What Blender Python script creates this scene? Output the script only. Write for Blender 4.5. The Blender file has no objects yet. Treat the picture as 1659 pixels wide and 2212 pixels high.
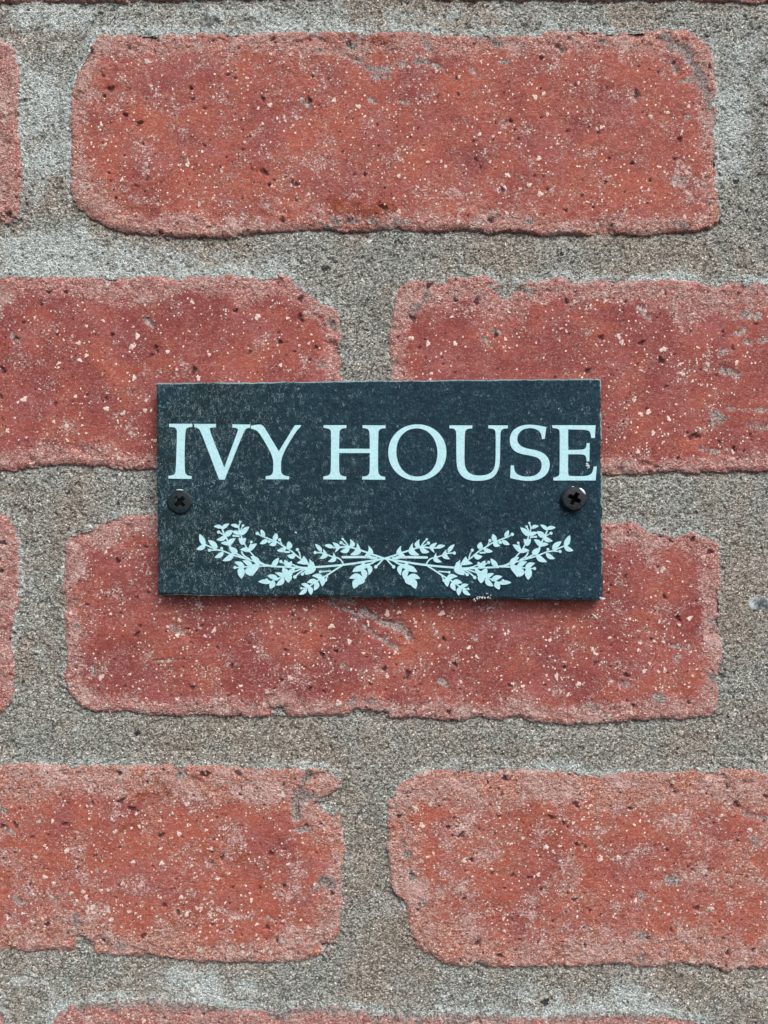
import bpy, math, random
import numpy as np
from mathutils import Vector

# ------------------------------------------------------------------ setup
sc = bpy.context.scene
col = sc.collection
random.seed(7)
MMP = 254.0 / 1659.0          # millimetres per unit of the survey grid (1659 x 2212)
CX, CZ = 829.5, 1106.0
CAM = 0.262                   # camera distance to the brick faces (m)

cd = bpy.data.cameras.new('camera'); cam = bpy.data.objects.new('camera', cd); col.objects.link(cam)
cam.location = (0, -CAM, 0); cam.rotation_euler = (math.radians(90), 0, 0)
cd.sensor_fit = 'VERTICAL'; cd.sensor_height = 36.0
cd.lens = 36.0 * CAM / (2212 * MMP / 1000.0)
cd.clip_start = 0.01; cd.clip_end = 50
sc.camera = cam

SUN_EL, SUN_AZ = 48.0, 28.0   # elevation, degrees to the right of the wall's normal
w = bpy.data.worlds.new('World'); sc.world = w; w.use_nodes = True
wn = w.node_tree; bg = wn.nodes['Background']
sky = wn.nodes.new('ShaderNodeTexSky'); sky.sky_type = 'NISHITA'; sky.sun_disc = False
sky.sun_elevation = math.radians(SUN_EL); sky.sun_rotation = math.radians(180 - SUN_AZ)
sky.air_density = 0.6; sky.dust_density = 3.0; sky.ozone_density = 1.0
wn.links.new(sky.outputs[0], bg.inputs[0]); bg.inputs[1].default_value = 0.13

sd = bpy.data.lights.new('sun', 'SUN'); sd.energy = 1.35; sd.angle = math.radians(38); sd.color = (1.0, 0.985, 0.96)
sun = bpy.data.objects.new('sun', sd); col.objects.link(sun)
e, a = math.radians(SUN_EL), math.radians(SUN_AZ)
sdir = Vector((math.cos(e) * math.sin(a), -math.cos(e) * math.cos(a), math.sin(e)))
sun.rotation_euler = sdir.to_track_quat('Z', 'Y').to_euler(); sun.location = (0.4, -1, 1)

vs = sc.view_settings
vs.view_transform = 'Standard'; vs.look = 'None'; vs.gamma = 1; vs.use_curve_mapping = False; vs.exposure = 0.82
sc.render.engine = 'CYCLES'

# ------------------------------------------------------------------ numpy noise
def vnoise(x, y, seed):
    T = np.random.RandomState(seed).rand(256, 256)
    xi = np.floor(x).astype(np.int64); yi = np.floor(y).astype(np.int64)
    fx = x - xi; fy = y - yi
    fx = fx * fx * (3 - 2 * fx); fy = fy * fy * (3 - 2 * fy)
    a0 = T[xi & 255, yi & 255]; b0 = T[(xi + 1) & 255, yi & 255]
    c0 = T[xi & 255, (yi + 1) & 255]; d0 = T[(xi + 1) & 255, (yi + 1) & 255]
    return (a0 * (1 - fx) + b0 * fx) * (1 - fy) + (c0 * (1 - fx) + d0 * fx) * fy
def fbm(x, y, size, seed, octs=4, gain=0.5):
    s = 0; amp = 1; tot = 0; f = 1.0 / size
    for o in range(octs):
        ca, sa = math.cos(0.6 * o + seed), math.sin(0.6 * o + seed)
        s = s + amp * vnoise((x * ca - y * sa) * f + 17.3 * seed, (x * sa + y * ca) * f - 9.1 * seed, seed * 31 + o)
        tot += amp; amp *= gain; f *= 2.03
    return s / tot
def sstep(a, b, v):
    t = np.clip((v - a) / (b - a), 0, 1); return t * t * (3 - 2 * t)

# ------------------------------------------------------------------ object helpers
def base(name, loc, label, cat, group=None):
    o = bpy.data.objects.new(name, None); col.objects.link(o); o.location = loc
    o.empty_display_size = 0.02
    o['label'] = label; o['category'] = cat
    if group: o['group'] = group
    return o
def origin(parent):
    v = Vector((0, 0, 0))
    while parent is not None:
        v += parent.location; parent = parent.parent
    return v
def link_mesh(name, me, mat, parent=None, smooth=False, label=None):
    o = bpy.data.objects.new(name, me); col.objects.link(o)
    me.materials.append(mat)
    if parent is not None: o.parent = parent
    if smooth: me.polygons.foreach_set('use_smooth', [True] * len(me.polygons))
    if label: o['label'] = label
    return o
def np_mesh(name, V, quads, mat, parent, attrs=None, smooth=True, label=None):
    """V (n,3) metres in world space, quads (m,4)"""
    V = V - np.array(origin(parent))[None, :]
    used = np.unique(quads); remap = np.full(len(V), -1, np.int64); remap[used] = np.arange(len(used))
    V = V[used]; quads = remap[quads]
    me = bpy.data.meshes.new(name)
    me.vertices.add(len(V)); me.vertices.foreach_set('co', V.astype(np.float32).ravel())
    m = len(quads)
    me.loops.add(m * 4); me.loops.foreach_set('vertex_index', quads.astype(np.int32).ravel())
    me.polygons.add(m)
    me.polygons.foreach_set('loop_start', np.arange(0, 4 * m, 4, dtype=np.int32))
    me.polygons.foreach_set('loop_total', np.full(m, 4, np.int32))
    me.update(calc_edges=True); me.validate()
    for k, v in (attrs or {}).items():
        at = me.attributes.new(k, 'FLOAT', 'POINT'); at.data.foreach_set('value', v.ravel()[used].astype(np.float32))
    if len(me.polygons): me.polygons.foreach_set('use_smooth', np.full(len(me.polygons), smooth, bool))
    return link_mesh(name, me, mat, parent, label=label)

# ------------------------------------------------------------------ shader helper
class NT:
    def __init__(s, name):
        s.m = bpy.data.materials.new(name); s.m.use_nodes = True; s.t = s.m.node_tree
        s.n = s.t.nodes; s.b = s.n['Principled BSDF']
        tc = s.n.new('ShaderNodeTexCoord'); mp = s.n.new('ShaderNodeMapping')
        mp.inputs['Scale'].default_value = (1000, 1000, 1000)
        s.t.links.new(tc.outputs['Object'], mp.inputs['Vector']); s.P = mp.outputs[0]
    def put(s, inp, v):
        if hasattr(v, 'is_output'): s.t.links.new(v, inp)
        elif isinstance(v, tuple) and len(v) == 3 and inp.type == 'RGBA': inp.default_value = (*v, 1)
        else: inp.default_value = v
    def warp(s, scale=(1, 1, 1), off=(0, 0, 0), rot=0):
        mp = s.n.new('ShaderNodeMapping'); s.put(mp.inputs[0], s.P)
        mp.inputs['Scale'].default_value = scale; mp.inputs['Location'].default_value = off
        mp.inputs['Rotation'].default_value = (0, rot, 0)
        return mp.outputs[0]
    def noise(s, scale, detail=3, rough=0.55, dist=0.0, vec=None, colour=False):
        n = s.n.new('ShaderNodeTexNoise'); s.put(n.inputs['Vector'], vec or s.P)
        n.inputs['Scale'].default_value = scale; n.inputs['Detail'].default_value = detail
        n.inputs['Roughness'].default_value = rough; n.inputs['Distortion'].default_value = dist
        return n.outputs['Color' if colour else 'Fac']
    def voro(s, scale, vec=None, rand=1.0):
        n = s.n.new('ShaderNodeTexVoronoi'); s.put(n.inputs['Vector'], vec or s.P)
        n.inputs['Scale'].default_value = scale; n.inputs['Randomness'].default_value = rand
        sp = s.n.new('ShaderNodeSeparateColor'); s.put(sp.inputs[0], n.outputs['Color'])
        return n.outputs['Distance'], sp.outputs[0], sp.outputs[1]
    def math(s, op, a, b=None, clamp=False):
        n = s.n.new('ShaderNodeMath'); n.operation = op; n.use_clamp = clamp
        s.put(n.inputs[0], a)
        if b is not None: s.put(n.inputs[1], b)
        return n.outputs[0]
    def step(s, v, lo, hi, a=0.0, b=1.0):
        n = s.n.new('ShaderNodeMapRange'); n.interpolation_type = 'SMOOTHSTEP'
        s.put(n.inputs['Value'], v); s.put(n.inputs['From Min'], lo); s.put(n.inputs['From Max'], hi)
        n.inputs['To Min'].default_value = a; n.inputs['To Max'].default_value = b
        return n.outputs[0]
    def mix(s, f, a, b, mode='MIX'):
        n = s.n.new('ShaderNodeMix'); n.data_type = 'RGBA'; n.blend_type = mode
        s.put(n.inputs[0], f); s.put(n.inputs[6], a); s.put(n.inputs[7], b)
        return n.outputs[2]
    def attr(s, name):
        n = s.n.new('ShaderNodeAttribute'); n.attribute_name = name; return n.outputs['Fac']
    def bump(s, h, dist, strength=1.0, prev=None):
        n = s.n.new('ShaderNodeBump'); s.put(n.inputs['Height'], h)
        n.inputs['Distance'].default_value = dist; n.inputs['Strength'].default_value = strength
        if prev: s.put(n.inputs['Normal'], prev)
        return n.outputs[0]
    def out(s, colr, rough=0.9, normal=None, spec=0.2, metal=0.0):
        s.put(s.b.inputs['Base Color'], colr); s.put(s.b.inputs['Roughness'], rough)
        s.b.inputs['Specular IOR Level'].default_value = spec; s.b.inputs['Metallic'].default_value = metal
        if normal: s.put(s.b.inputs['Normal'], normal)
        return s.m

# ------------------------------------------------------------------ materials
def brick_material():
    s = NT('fired clay')
    worn, smear, tone, speck = s.attr('worn'), s.attr('smear'), s.attr('tone'), s.attr('speck')
    ilight, idark, stain = s.attr('pale_stone'), s.attr('dark_stone'), s.attr('stain')
    low = s.noise(0.05, 4, 0.55, 0.4)
    lowf = s.step(s.math('ADD', low, s.math("MULTIPLY", tone, 0.28)), 0.44, 0.74)
    c = s.mix(lowf, (0.225, 0.050, 0.044), (0.355, 0.094, 0.058))
    pk = s.step(s.noise(0.07, 3, 0.5, 0.3, s.warp(off=(40, 0, 90))), 0.48, 0.66)
    c = s.mix(s.math('MULTIPLY', pk, 0.55), c, (0.325, 0.098, 0.090))
    # faint drag marks from the mould
    drag = s.noise(0.30, 3, 0.6, 0.2, s.warp(scale=(0.25, 1, 2.2), off=(4, 0, 66)))
    c = s.mix(s.step(drag, 0.52, 0.72, 0, 0.35), c, (0.37, 0.130, 0.112))
    c = s.mix(s.step(drag, 0.30, 0.46, 0.35, 0), c, (0.165, 0.038, 0.038))
    # worn, dusty surface: pale pink grains showing through
    wn_ = s.math('ADD', worn, s.math('MULTIPLY', s.math('SUBTRACT', s.noise(0.34, 5, 0.7), 0.5), 1.3))
    wm = s.step(wn_, 0.20, 0.90)
    c = s.mix(s.math('MULTIPLY', wm, 0.70), c, s.mix(tone, (0.545, 0.252, 0.218), (0.600, 0.250, 0.155)))
    g = s.noise(3.2, 2, 0.6)
    P2 = s.mix(0.5, s.P, s.noise(1.7, 2, 0.5, 0, None, True), 'ADD')
    d1, r1, r2 = s.voro(1.9, P2)
    d2, u1, u2 = s.voro(3.1, s.warp(off=(3, 8, 1)))
    grain = s.math('ADD', s.math('MULTIPLY', r1, 0.6), s.math('MULTIPLY', u1, 0.4))
    gl = s.step(grain, 0.55, 0.86)
    gd = s.step(grain, 0.14, 0.40, 1, 0)
    c = s.mix(s.math('MULTIPLY', gl, s.math('ADD', 0.17, s.math('MULTIPLY', wm, 0.62))), c, (0.88, 0.64, 0.55))
    c = s.mix(s.math('MULTIPLY', gd, s.math('ADD', 0.25, s.math('MULTIPLY', wm, 0.40))), c, (0.185, 0.045, 0.042))
    sn = s.step(s.math('ADD', stain, s.math('MULTIPLY', s.math('SUBTRACT', s.noise(0.35, 5, 0.7), 0.5), 1.6)), 0.35, 0.9)
    c = s.mix(s.math('MULTIPLY', sn, 0.72), c, s.mix(s.step(s.noise(0.7, 4, 0.7), 0.42, 0.6), (0.13, 0.022, 0.012), (0.35, 0.078, 0.028)))
    # torn, pale chips
    dens = s.math('ADD', s.math('MULTIPLY', wm, 0.085), s.math('MULTIPLY', speck, 0.060))
    patch = s.math('MULTIPLY', s.math('SUBTRACT', s.noise(0.10, 5, 0.66, 0.3, s.warp(off=(5, 0, 13))), 0.5), 0.85)
    th = s.math('SUBTRACT', s.math('SUBTRACT', 0.630, dens), patch)
    ch = s.noise(1.5, 5, 0.72, 0.5, s.warp(scale=(0.8, 1, 1.25), rot=0.6))
    chm = s.step(ch, th, s.math('ADD', th, 0.05))
    c = s.mix(s.math('MULTIPLY', chm, 0.80), c, s.mix(u2, (0.50, 0.255, 0.215), (0.78, 0.60, 0.54)))
    # cream grits, many small and a few larger
    more = s.math('ADD', s.math('MULTIPLY', s.math('ADD', dens, patch), 1.5), 0.03)
    dv, v1, v2 = s.voro(1.35, s.mix(0.75, s.warp(off=(3, 1, 7)), s.noise(2.2, 4, 0.65, 0, None, True), 'ADD'))
    gr = s.math('MULTIPLY', s.math('LESS_THAN', dv, s.math('MULTIPLY', v2, 0.46)),
                s.math('GREATER_THAN', s.math('ADD', v1, more), 0.90))
    c = s.mix(gr, c, s.mix(v2, (0.50, 0.27, 0.22), (0.84, 0.74, 0.63)))
    # dark pits and iron spots
    dd, q1, q2 = s.voro(0.95, s.mix(0.45, s.warp(off=(31, 4, 57)), s.noise(2.0, 3, 0.6, 0, None, True), 'ADD'))
    dk = s.math('MULTIPLY', s.math('LESS_THAN', dd, s.math('MULTIPLY', q2, 0.33)), s.math('GREATER_THAN', q1, 0.80))
    c = s.mix(s.math('MULTIPLY', dk, 0.8), c, (0.075, 0.026, 0.030))
    rag = s.math('MULTIPLY', s.math('SUBTRACT', s.noise(1.6, 4, 0.7), 0.5), 1.0)
    c = s.mix(s.step(s.math('ADD', ilight, rag), 0.42, 0.60), c, s.mix(s.noise(0.8, 2), (0.58, 0.38, 0.31), (0.86, 0.78, 0.68)))
    c = s.mix(s.step(s.math('ADD', idark, rag), 0.45, 0.70, 0, 0.85), c, s.mix(s.noise(0.9, 2), (0.045, 0.024, 0.028), (0.15, 0.07, 0.075)))
    # smeared mortar
    sm = s.step(s.math('ADD', smear, s.math('MULTIPLY', s.math('SUBTRACT', s.noise(1.3, 6, 0.85), 0.5), 2.8)), 0.55, 1.15)
    c = s.mix(s.math('MULTIPLY', sm, 0.78), c, s.mix(grain, (0.11, 0.11, 0.108), (0.60, 0.58, 0.55)))
    sc_ = s.attr('scuff')
    br = s.noise(0.75, 6, 0.75)
    scm = s.step(s.math('ADD', sc_, s.math('MULTIPLY', s.math('SUBTRACT', br, 0.5), 1.5)), 0.25, 0.62)
    c = s.mix(s.math('MULTIPLY', scm, 0.85), c, s.mix(s.step(s.math('ADD', s.math('MULTIPLY', br, 0.7), s.math('MULTIPLY', s.noise(2.0, 3, 0.8), 0.9)), 0.66, 0.98), (0.060, 0.055, 0.050), (0.60, 0.54, 0.48)))
    rough = s.math('ADD', 0.35, s.math('MULTIPLY', wm, 0.85))
    h = s.math('MULTIPLY', ch, rough)
    h = s.math('ADD', h, s.math('MULTIPLY', g, 0.22))
    h = s.math('SUBTRACT', h, s.math('MULTIPLY', s.math('MULTIPLY', d1, rough), 0.6))
    h = s.math('SUBTRACT', s.math('ADD', h, s.math('MULTIPLY', chm, 0.20)), s.math('MULTIPLY', dk, 0.7))
    h = s.math('ADD', h, s.math('MULTIPLY', gr, 0.3))
    return s.out(c, 0.86, s.bump(h, 0.00065, 1.0), 0.25)

def mortar_material():
    s = NT('sand and cement mortar')
    lime = s.attr('lime')
    P2 = s.mix(0.35, s.P, s.noise(2.0, 2, 0.5, 0, None, True), 'ADD')
    d1, r1, r2 = s.voro(2.15, P2)
    d2, q1, q2 = s.voro(4.0, s.warp(off=(9, 2, 5)))
    low = s.noise(0.035, 4, 0.6, 0.3)
    dark = s.mix(s.step(low, 0.40, 0.62), (0.100, 0.105, 0.088), (0.115, 0.100, 0.078))
    lite = s.mix(s.step(low, 0.40, 0.62), (0.475, 0.50, 0.445), (0.475, 0.430, 0.355))
    lm = s.step(s.math('ADD', lime, s.math('MULTIPLY', s.math('SUBTRACT', s.noise(0.14, 5, 0.7, 0, s.warp(off=(20, 0, 3))), 0.5), 1.5)), 0.25, 0.8)
    lite = s.mix(lm, lite, (0.66, 0.735, 0.685)); dark = s.mix(lm, dark, (0.25, 0.285, 0.265))
    v = s.math('ADD', s.math('MULTIPLY', r1, 0.62), s.math('MULTIPLY', q1, 0.38))
    c = s.mix(s.step(v, 0.20, 0.80), dark, lite)
    c = s.mix(s.math('GREATER_THAN', r2, 0.955), c, (0.72, 0.70, 0.62))
    c = s.mix(s.math('MULTIPLY', s.math('LESS_THAN', r2, 0.05), 0.8), c, (0.035, 0.035, 0.035))
    c = s.mix(s.math('MULTIPLY', s.math('GREATER_THAN', q2, 0.95), 0.7), c, (0.35, 0.21, 0.16))
    c = s.mix(s.step(s.attr('dark_stone'), 0.35, 0.6), c, (0.05, 0.055, 0.058))
    c = s.mix(s.step(s.attr('pale_stone'), 0.35, 0.6), c, (0.70, 0.69, 0.64))
    h = s.math('SUBTRACT', s.math('MULTIPLY', r1, 0.5), s.math('MULTIPLY', d1, 1.1))
    h = s.math('SUBTRACT', h, s.math('MULTIPLY', d2, 0.6))
    return s.out(c, 0.92, s.bump(h, 0.0004, 0.9), 0.2)

def slate_material():
    s = NT('riven slate')
    pale, left = s.attr('chip'), s.attr('weather')
    low = s.noise(0.06, 3, 0.5)
    c = s.mix(left, (0.008, 0.026, 0.040), (0.010, 0.026, 0.030))
    c = s.mix(s.step(low, 0.4, 0.65, 0, 0.5), c, (0.010, 0.038, 0.056))
    cl = s.noise(0.22, 4, 0.6, 0.5, s.warp(off=(2, 0, 9)))
    c = s.mix(s.step(cl, 0.45, 0.70, 0, 0.6), c, (0.022, 0.055, 0.070))
    f1 = s.noise(1.5, 5, 0.7, 0.8, s.warp(scale=(1, 1, 0.8), rot=0.5))
    c = s.mix(s.math('MULTIPLY', s.step(f1, 0.50, 0.72, 0, 0.85), s.math('SUBTRACT', 1.0, s.math('MULTIPLY', left, 0.62))), c, (0.060, 0.130, 0.160))
    c = s.mix(s.step(f1, 0.28, 0.46, 0.7, 0), c, (0.007, 0.013, 0.018))
    # little curled pale fibres
    a1 = s.noise(0.75, 2, 0.5, 1.2, s.warp(scale=(1.3, 1, 0.7), off=(11, 0, 4)))
    line = s.step(s.math('ABSOLUTE', s.math('SUBTRACT', a1, 0.5)), 0.0, 0.024, 1, 0)
    gate = s.step(s.math('ADD', s.noise(0.55, 2, 0.5, 0, s.warp(off=(8, 0, 77))), s.math('MULTIPLY', left, 0.20)), 0.60, 0.67)
    c = s.mix(s.math('MULTIPLY', s.math('MULTIPLY', line, gate), 0.75), c, (0.30, 0.43, 0.45))
    pm = s.step(s.math('ADD', pale, s.math('MULTIPLY', s.math('SUBTRACT', s.noise(1.2, 4, 0.7), 0.5), 1.3)), 0.5, 0.85)
    c = s.mix(pm, c, (0.22, 0.31, 0.32))
    h = s.math('ADD', f1, s.math('MULTIPLY', s.noise(0.5, 3), 0.6))
    return s.out(c, 0.62, s.bump(h, 0.0006, 0.9), 0.12)

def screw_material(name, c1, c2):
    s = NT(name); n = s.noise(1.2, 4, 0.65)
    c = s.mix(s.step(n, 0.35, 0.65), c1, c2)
    return s.out(s.mix(s.attr('recess_shade'), c, (0.0012, 0.0012, 0.0012)), s.mix(s.attr('recess_shade'), (0.5, 0.5, 0.5), (1, 1, 1)), s.bump(n, 0.00015, 0.8), 0.25)  # shade inside the cross slots is painted in as near-black colour

def simple(name, c1, c2, sc_, rough=0.8, bump=0.0002, spec=0.3, metal=0.0):
    s = NT(name); n = s.noise(sc_, 4, 0.65)
    return s.out(s.mix(s.step(n, 0.35, 0.65), c1, c2), rough, s.bump(n, bump, 0.7), spec, metal)

M_BRICK, M_MORTAR, M_SLATE = brick_material(), mortar_material(), slate_material()
M_PRINT = simple('pale print', (0.36, 0.62, 0.65), (0.46, 0.72, 0.74), 1.6, 0.75, 0.00012, 0.25)
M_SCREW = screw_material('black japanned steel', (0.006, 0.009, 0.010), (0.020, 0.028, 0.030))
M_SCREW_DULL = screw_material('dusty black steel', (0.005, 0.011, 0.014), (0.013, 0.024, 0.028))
M_SILVER = simple('bare steel', (0.7, 0.7, 0.68), (0.9, 0.9, 0.88), 2, 0.35, 0.0001, 0.5, 0.3)
M_PLASTER = simple('white plaster', (0.34, 0.38, 0.38), (0.58, 0.62, 0.62), 2, 0.9)
M_STONE = simple('grey stone', (0.05, 0.065, 0.07), (0.52, 0.56, 0.55), 0.30, 0.7)
M_STRAW = simple('dry straw', (0.6, 0.52, 0.36), (0.8, 0.75, 0.6), 1, 0.7)

# ------------------------------------------------------------------ brick outlines (survey grid)
A1 = [(207,72),(190,97),(170,137),(153,187),(147,217),(145,267),(150,300),(150,337),(146,367),(150,410),(160,440),(187,463),(213,482),(247,497),(290,502),(333,507),(400,510),(500,512),(553,505),(603,502),(653,495),(700,493),(740,500),(786,500),(846,493),(903,500),(953,497),(1003,493),(1053,502),(1106,498),(1156,507),(1256,507),(1339,503),(1389,507),(1456,500),(1506,500),(1536,490),(1554,473),(1556,417),(1554,367),(1553,317),(1549,267),(1551,200),(1549,133),(1536,100),(1513,77),(1483,63),(1439,60),(1389,60),(1339,65),(1273,60),(1189,60),(1156,75),(1106,70),(1053,68),(1003,72),(943,75),(920,67),(853,65),(753,67),(713,62),(553,67),(400,68),(333,68),(267,72)]
A0 = [(-1340,90),(-20,80),(0,83),(20,90),(37,110),(42,167),(38,233),(43,300),(47,367),(45,433),(37,467),(17,483),(0,485),(-300,500),(-1330,500),(-1365,460),(-1368,140)]
A2 = [(1672,100),(1700,70),(3000,72),(3040,110),(3045,480),(3000,505),(1700,500),(1668,480),(1660,400),(1661,250),(1659,150)]
B0 = [(0,593),(40,588),(117,590),(183,593),(267,595),(333,593),(400,596),(500,586),(540,596),(553,595),(573,589),(613,589),(633,600),(666,627),(686,646),(716,654),(730,674),(736,711),(741,761),(743,784),(733,800),(739,824),(735,900),(728,960),(700,1000),(650,1015),(500,1018),(337,1010),(300,1015),(250,1017),(217,1008),(150,1003),(83,1005),(33,1015),(0,1020),(-300,1020),(-630,1018),(-665,980),(-668,640),(-640,596)]
B1 = [(843,822),(840,761),(841,711),(846,661),(853,627),(873,611),(903,602),(936,602),(960,607),(976,594),(1020,591),(1063,594),(1080,611),(1086,637),(1100,641),(1110,620),(1123,603),(1163,603),(1176,595),(1216,595),(1239,606),(1279,603),(1339,606),(1373,603),(1439,600),(1489,603),(1519,610),(1536,618),(1573,606),(1623,605),(1659,608),(2200,606),(2235,640),(2240,1000),(2200,1022),(1659,1020),(1623,1018),(1573,1020),(1506,1023),(1456,1020),(1406,1023),(1356,1026),(1306,1028),(1100,1020),(900,1020),(860,1000),(846,950)]
C0 = [(-1340,1110),(0,1106),(17,1113),(30,1133),(40,1173),(43,1239),(40,1306),(37,1339),(32,1406),(30,1473),(25,1519),(7,1539),(0,1543),(-1340,1550),(-1370,1500),(-1372,1150)]
C1 = [(135,1179),(143,1163),(167,1146),(187,1136),(220,1129),(240,1116),(273,1109),(333,1106),(700,1110),(1100,1120),(1306,1126),(1373,1126),(1406,1143),(1456,1149),(1506,1146),(1536,1156),(1553,1173),(1561,1206),(1561,1256),(1564,1306),(1559,1373),(1563,1406),(1559,1456),(1548,1466),(1559,1496),(1549,1543),(1523,1553),(1456,1556),(1389,1558),(1339,1563),(1273,1568),(1206,1566),(1156,1563),(1123,1549),(1106,1550),(1086,1559),(1036,1549),(986,1561),(920,1556),(886,1554),(846,1553),(836,1539),(803,1536),(770,1533),(740,1548),(686,1549),(620,1549),(610,1529),(596,1526),(586,1549),(553,1551),(483,1551),(417,1543),(383,1549),(317,1546),(267,1539),(207,1541),(177,1531),(150,1509),(138,1486),(133,1456),(140,1426),(135,1373),(133,1273)]
C2 = [(1690,1150),(1720,1125),(3060,1125),(3090,1160),(3090,1540),(3060,1565),(1720,1560),(1690,1530)]
D0 = [(-640,1650),(0,1647),(100,1651),(300,1651),(553,1655),(670,1657),(720,1663),(736,1686),(733,1702),(726,1712),(703,1724),(693,1742),(713,1756),(730,1749),(740,1762),(741,1799),(745,1859),(741,1926),(740,1992),(733,2019),(720,2042),(693,2064),(653,2081),(603,2086),(553,2082),(500,2082),(417,2081),(350,2076),(320,2067),(283,2072),(233,2066),(210,2066),(193,2049),(173,2030),(167,2054),(157,2059),(83,2059),(0,2059),(-640,2060),(-670,2020),(-670,1690)]
D1 = [(920,1662),(886,1672),(870,1686),(853,1702),(836,1726),(833,1776),(835,1842),(838,1876),(841,1919),(853,1939),(873,1949),(878,1966),(876,1986),(886,2019),(903,2049),(930,2066),(960,2086),(1020,2092),(1030,2082),(1046,2092),(1106,2096),(1173,2092),(1239,2092),(1323,2084),(1373,2092),(1473,2089),(1523,2089),(1556,2096),(1573,2104),(1606,2101),(1659,2096),(2210,2095),(2240,2060),(2240,1700),(2210,1668),(1659,1672),(1606,1662),(1439,1664),(1373,1666),(1299,1672),(1239,1662),(1106,1660),(1020,1661)]
E1 = [(107,2206),(127,2182),(160,2166),(207,2159),(300,2159),(400,2162),(500,2169),(553,2179),(603,2184),(636,2176),(720,2172),(786,2182),(853,2190),(986,2192),(1106,2194),(1273,2190),(1406,2187),(1473,2194),(1523,2206),(1545,2230),(1555,2300),(1555,2560),(1520,2600),(160,2595),(115,2560),(103,2300)]
E0 = [(-1340,2165),(-30,2165),(0,2178),(13,2199),(23,2240),(25,2560),(0,2600),(-1340,2600),(-1370,2560),(-1370,2200)]
E2 = [(1648,2225),(1660,2202),(1690,2188),(3050,2190),(3080,2230),(3080,2560),(3050,2600),(1690,2600),(1650,2570)]
Z0 = [(-640,-440),(700,-440),(735,-400),(740,-60),(700,-12),(500,-8),(450,-4),(200,-1),(0,0),(-640,0),(-670,-40),(-670,-400)]
Z1 = [(880,-440),(2200,-440),(2230,-400),(2230,-30),(2200,4),(1659,5),(1600,3),(1556,-3),(1450,-4),(1000,-6),(880,-14),(845,-60),(845,-400)]
# name: outline, tone (orange), speckle, worn width mm, seed, label
BR = [
 (A1, 0.42, 0.6, 4.5, 1, 'whole red brick above the sign with grey scuffs and a rust stain on its face'),
 (A0, 0.2, 0.7, 7.0, 2, 'pinkish brick end at the upper left'),
 (A2, 0.2, 0.5, 5.0, 3, None),
 (B0, 0.10, 0.22, 5.0, 4, 'deep red brick with a stepped broken upper corner, behind the sign'),
 (B1, 0.15, 0.38, 5.5, 5, 'red brick behind the upper right of the sign, whitish bloom at its right'),
 (C0, 0.2, 0.75, 7.0, 6, 'pinkish brick end left of the sign'),
 (C1, 0.12, 0.60, 5.0, 7, 'red brick below the sign with a grooved scar and a notched lower edge'),
 (C2, 0.2, 0.5, 5.0, 8, None),
 (D0, 0.75, 0.80, 6.5, 9, 'orange red speckled brick with a mortar filled crack at its upper corner'),
 (D1, 0.70, 0.90, 7.0, 10, 'orange red speckled brick with a stepped lower left corner'),
 (E1, 0.15, 0.6, 6.5, 11, 'brick along the bottom with a mortar smeared top edge'),
 (E0, 0.2, 0.6, 6.0, 12, None), (E2, 0.2, 0.6, 6.0, 13, None),
 (Z0, 0.1, 0.4, 4.0, 14, None), (Z1, 0.1, 0.4, 4.0, 15, None)]

def mmx(u): return (u - CX) * MMP
def mmz(v): return (CZ - v) * MMP

# survey lines: fine where seen, coarse beyond
STEP = 0.27
HX, HZ = 127.0 + 3, 169.3 + 3
def axis(h, ext):
    c = np.arange(-h, h + 1e-6, STEP)
    o = np.arange(h + 2.0, ext, 2.0)
    return np.concatenate([-o[::-1], c, o])
xs = axis(HX, 215.0); zs = axis(HZ, 225.0)
nx, nz = len(xs), len(zs)

def sdf_poly(X, Z, P):
    """positive inside"""
    d = np.full(X.shape, 1e9); inside = np.zeros(X.shape, bool)
    n = len(P)
    for i in range(n):
        ax, az = P[i]; bx, bz = P[(i + 1) % n]
        ex, ez = bx - ax, bz - az
        wx, wz = X - ax, Z - az
        t = np.clip((wx * ex + wz * ez) / (ex * ex + ez * ez + 1e-9), 0, 1)
        np.minimum(d, (wx - t * ex) ** 2 + (wz - t * ez) ** 2, out=d)
        if ez != 0:
            cr = ((az > Z) != (bz > Z)) & (X < (bx - ax) * (Z - az) / (bz - az) + ax)
            inside ^= cr
    d = np.sqrt(d)
    return np.where(inside, d, -d)

def stamp(F, x, z, cx, cz, r, asp=1.0, ang=0.0, amp=1.0, seed=0, hard=0.35, mode='max'):
    R = r * max(1, asp) * 1.5 + 0.5
    i0, i1 = np.searchsorted(x, (cx - R, cx + R)); j0, j1 = np.searchsorted(z, (cz - R, cz + R))
    if i1 <= i0 or j1 <= j0: return
    X, Z = np.meshgrid(x[i0:i1], z[j0:j1], indexing='ij')
    ux = (X - cx) * math.cos(ang) + (Z - cz) * math.sin(ang); uz = -(X - cx) * math.sin(ang) + (Z - cz) * math.cos(ang)
    th = np.arctan2(uz, ux)
    rr = np.sqrt((ux / asp) ** 2 + uz ** 2)
    k = 1 + 0.20 * np.sin(3 * th + seed) + 0.14 * np.sin(5 * th + 2.3 * seed)
    m = sstep(r * k * (1 + hard), r * k * (1 - hard), rr) * amp
    if mode == 'max': F[i0:i1, j0:j1] = np.maximum(F[i0:i1, j0:j1], m)
    else: F[i0:i1, j0:j1] += m
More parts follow.
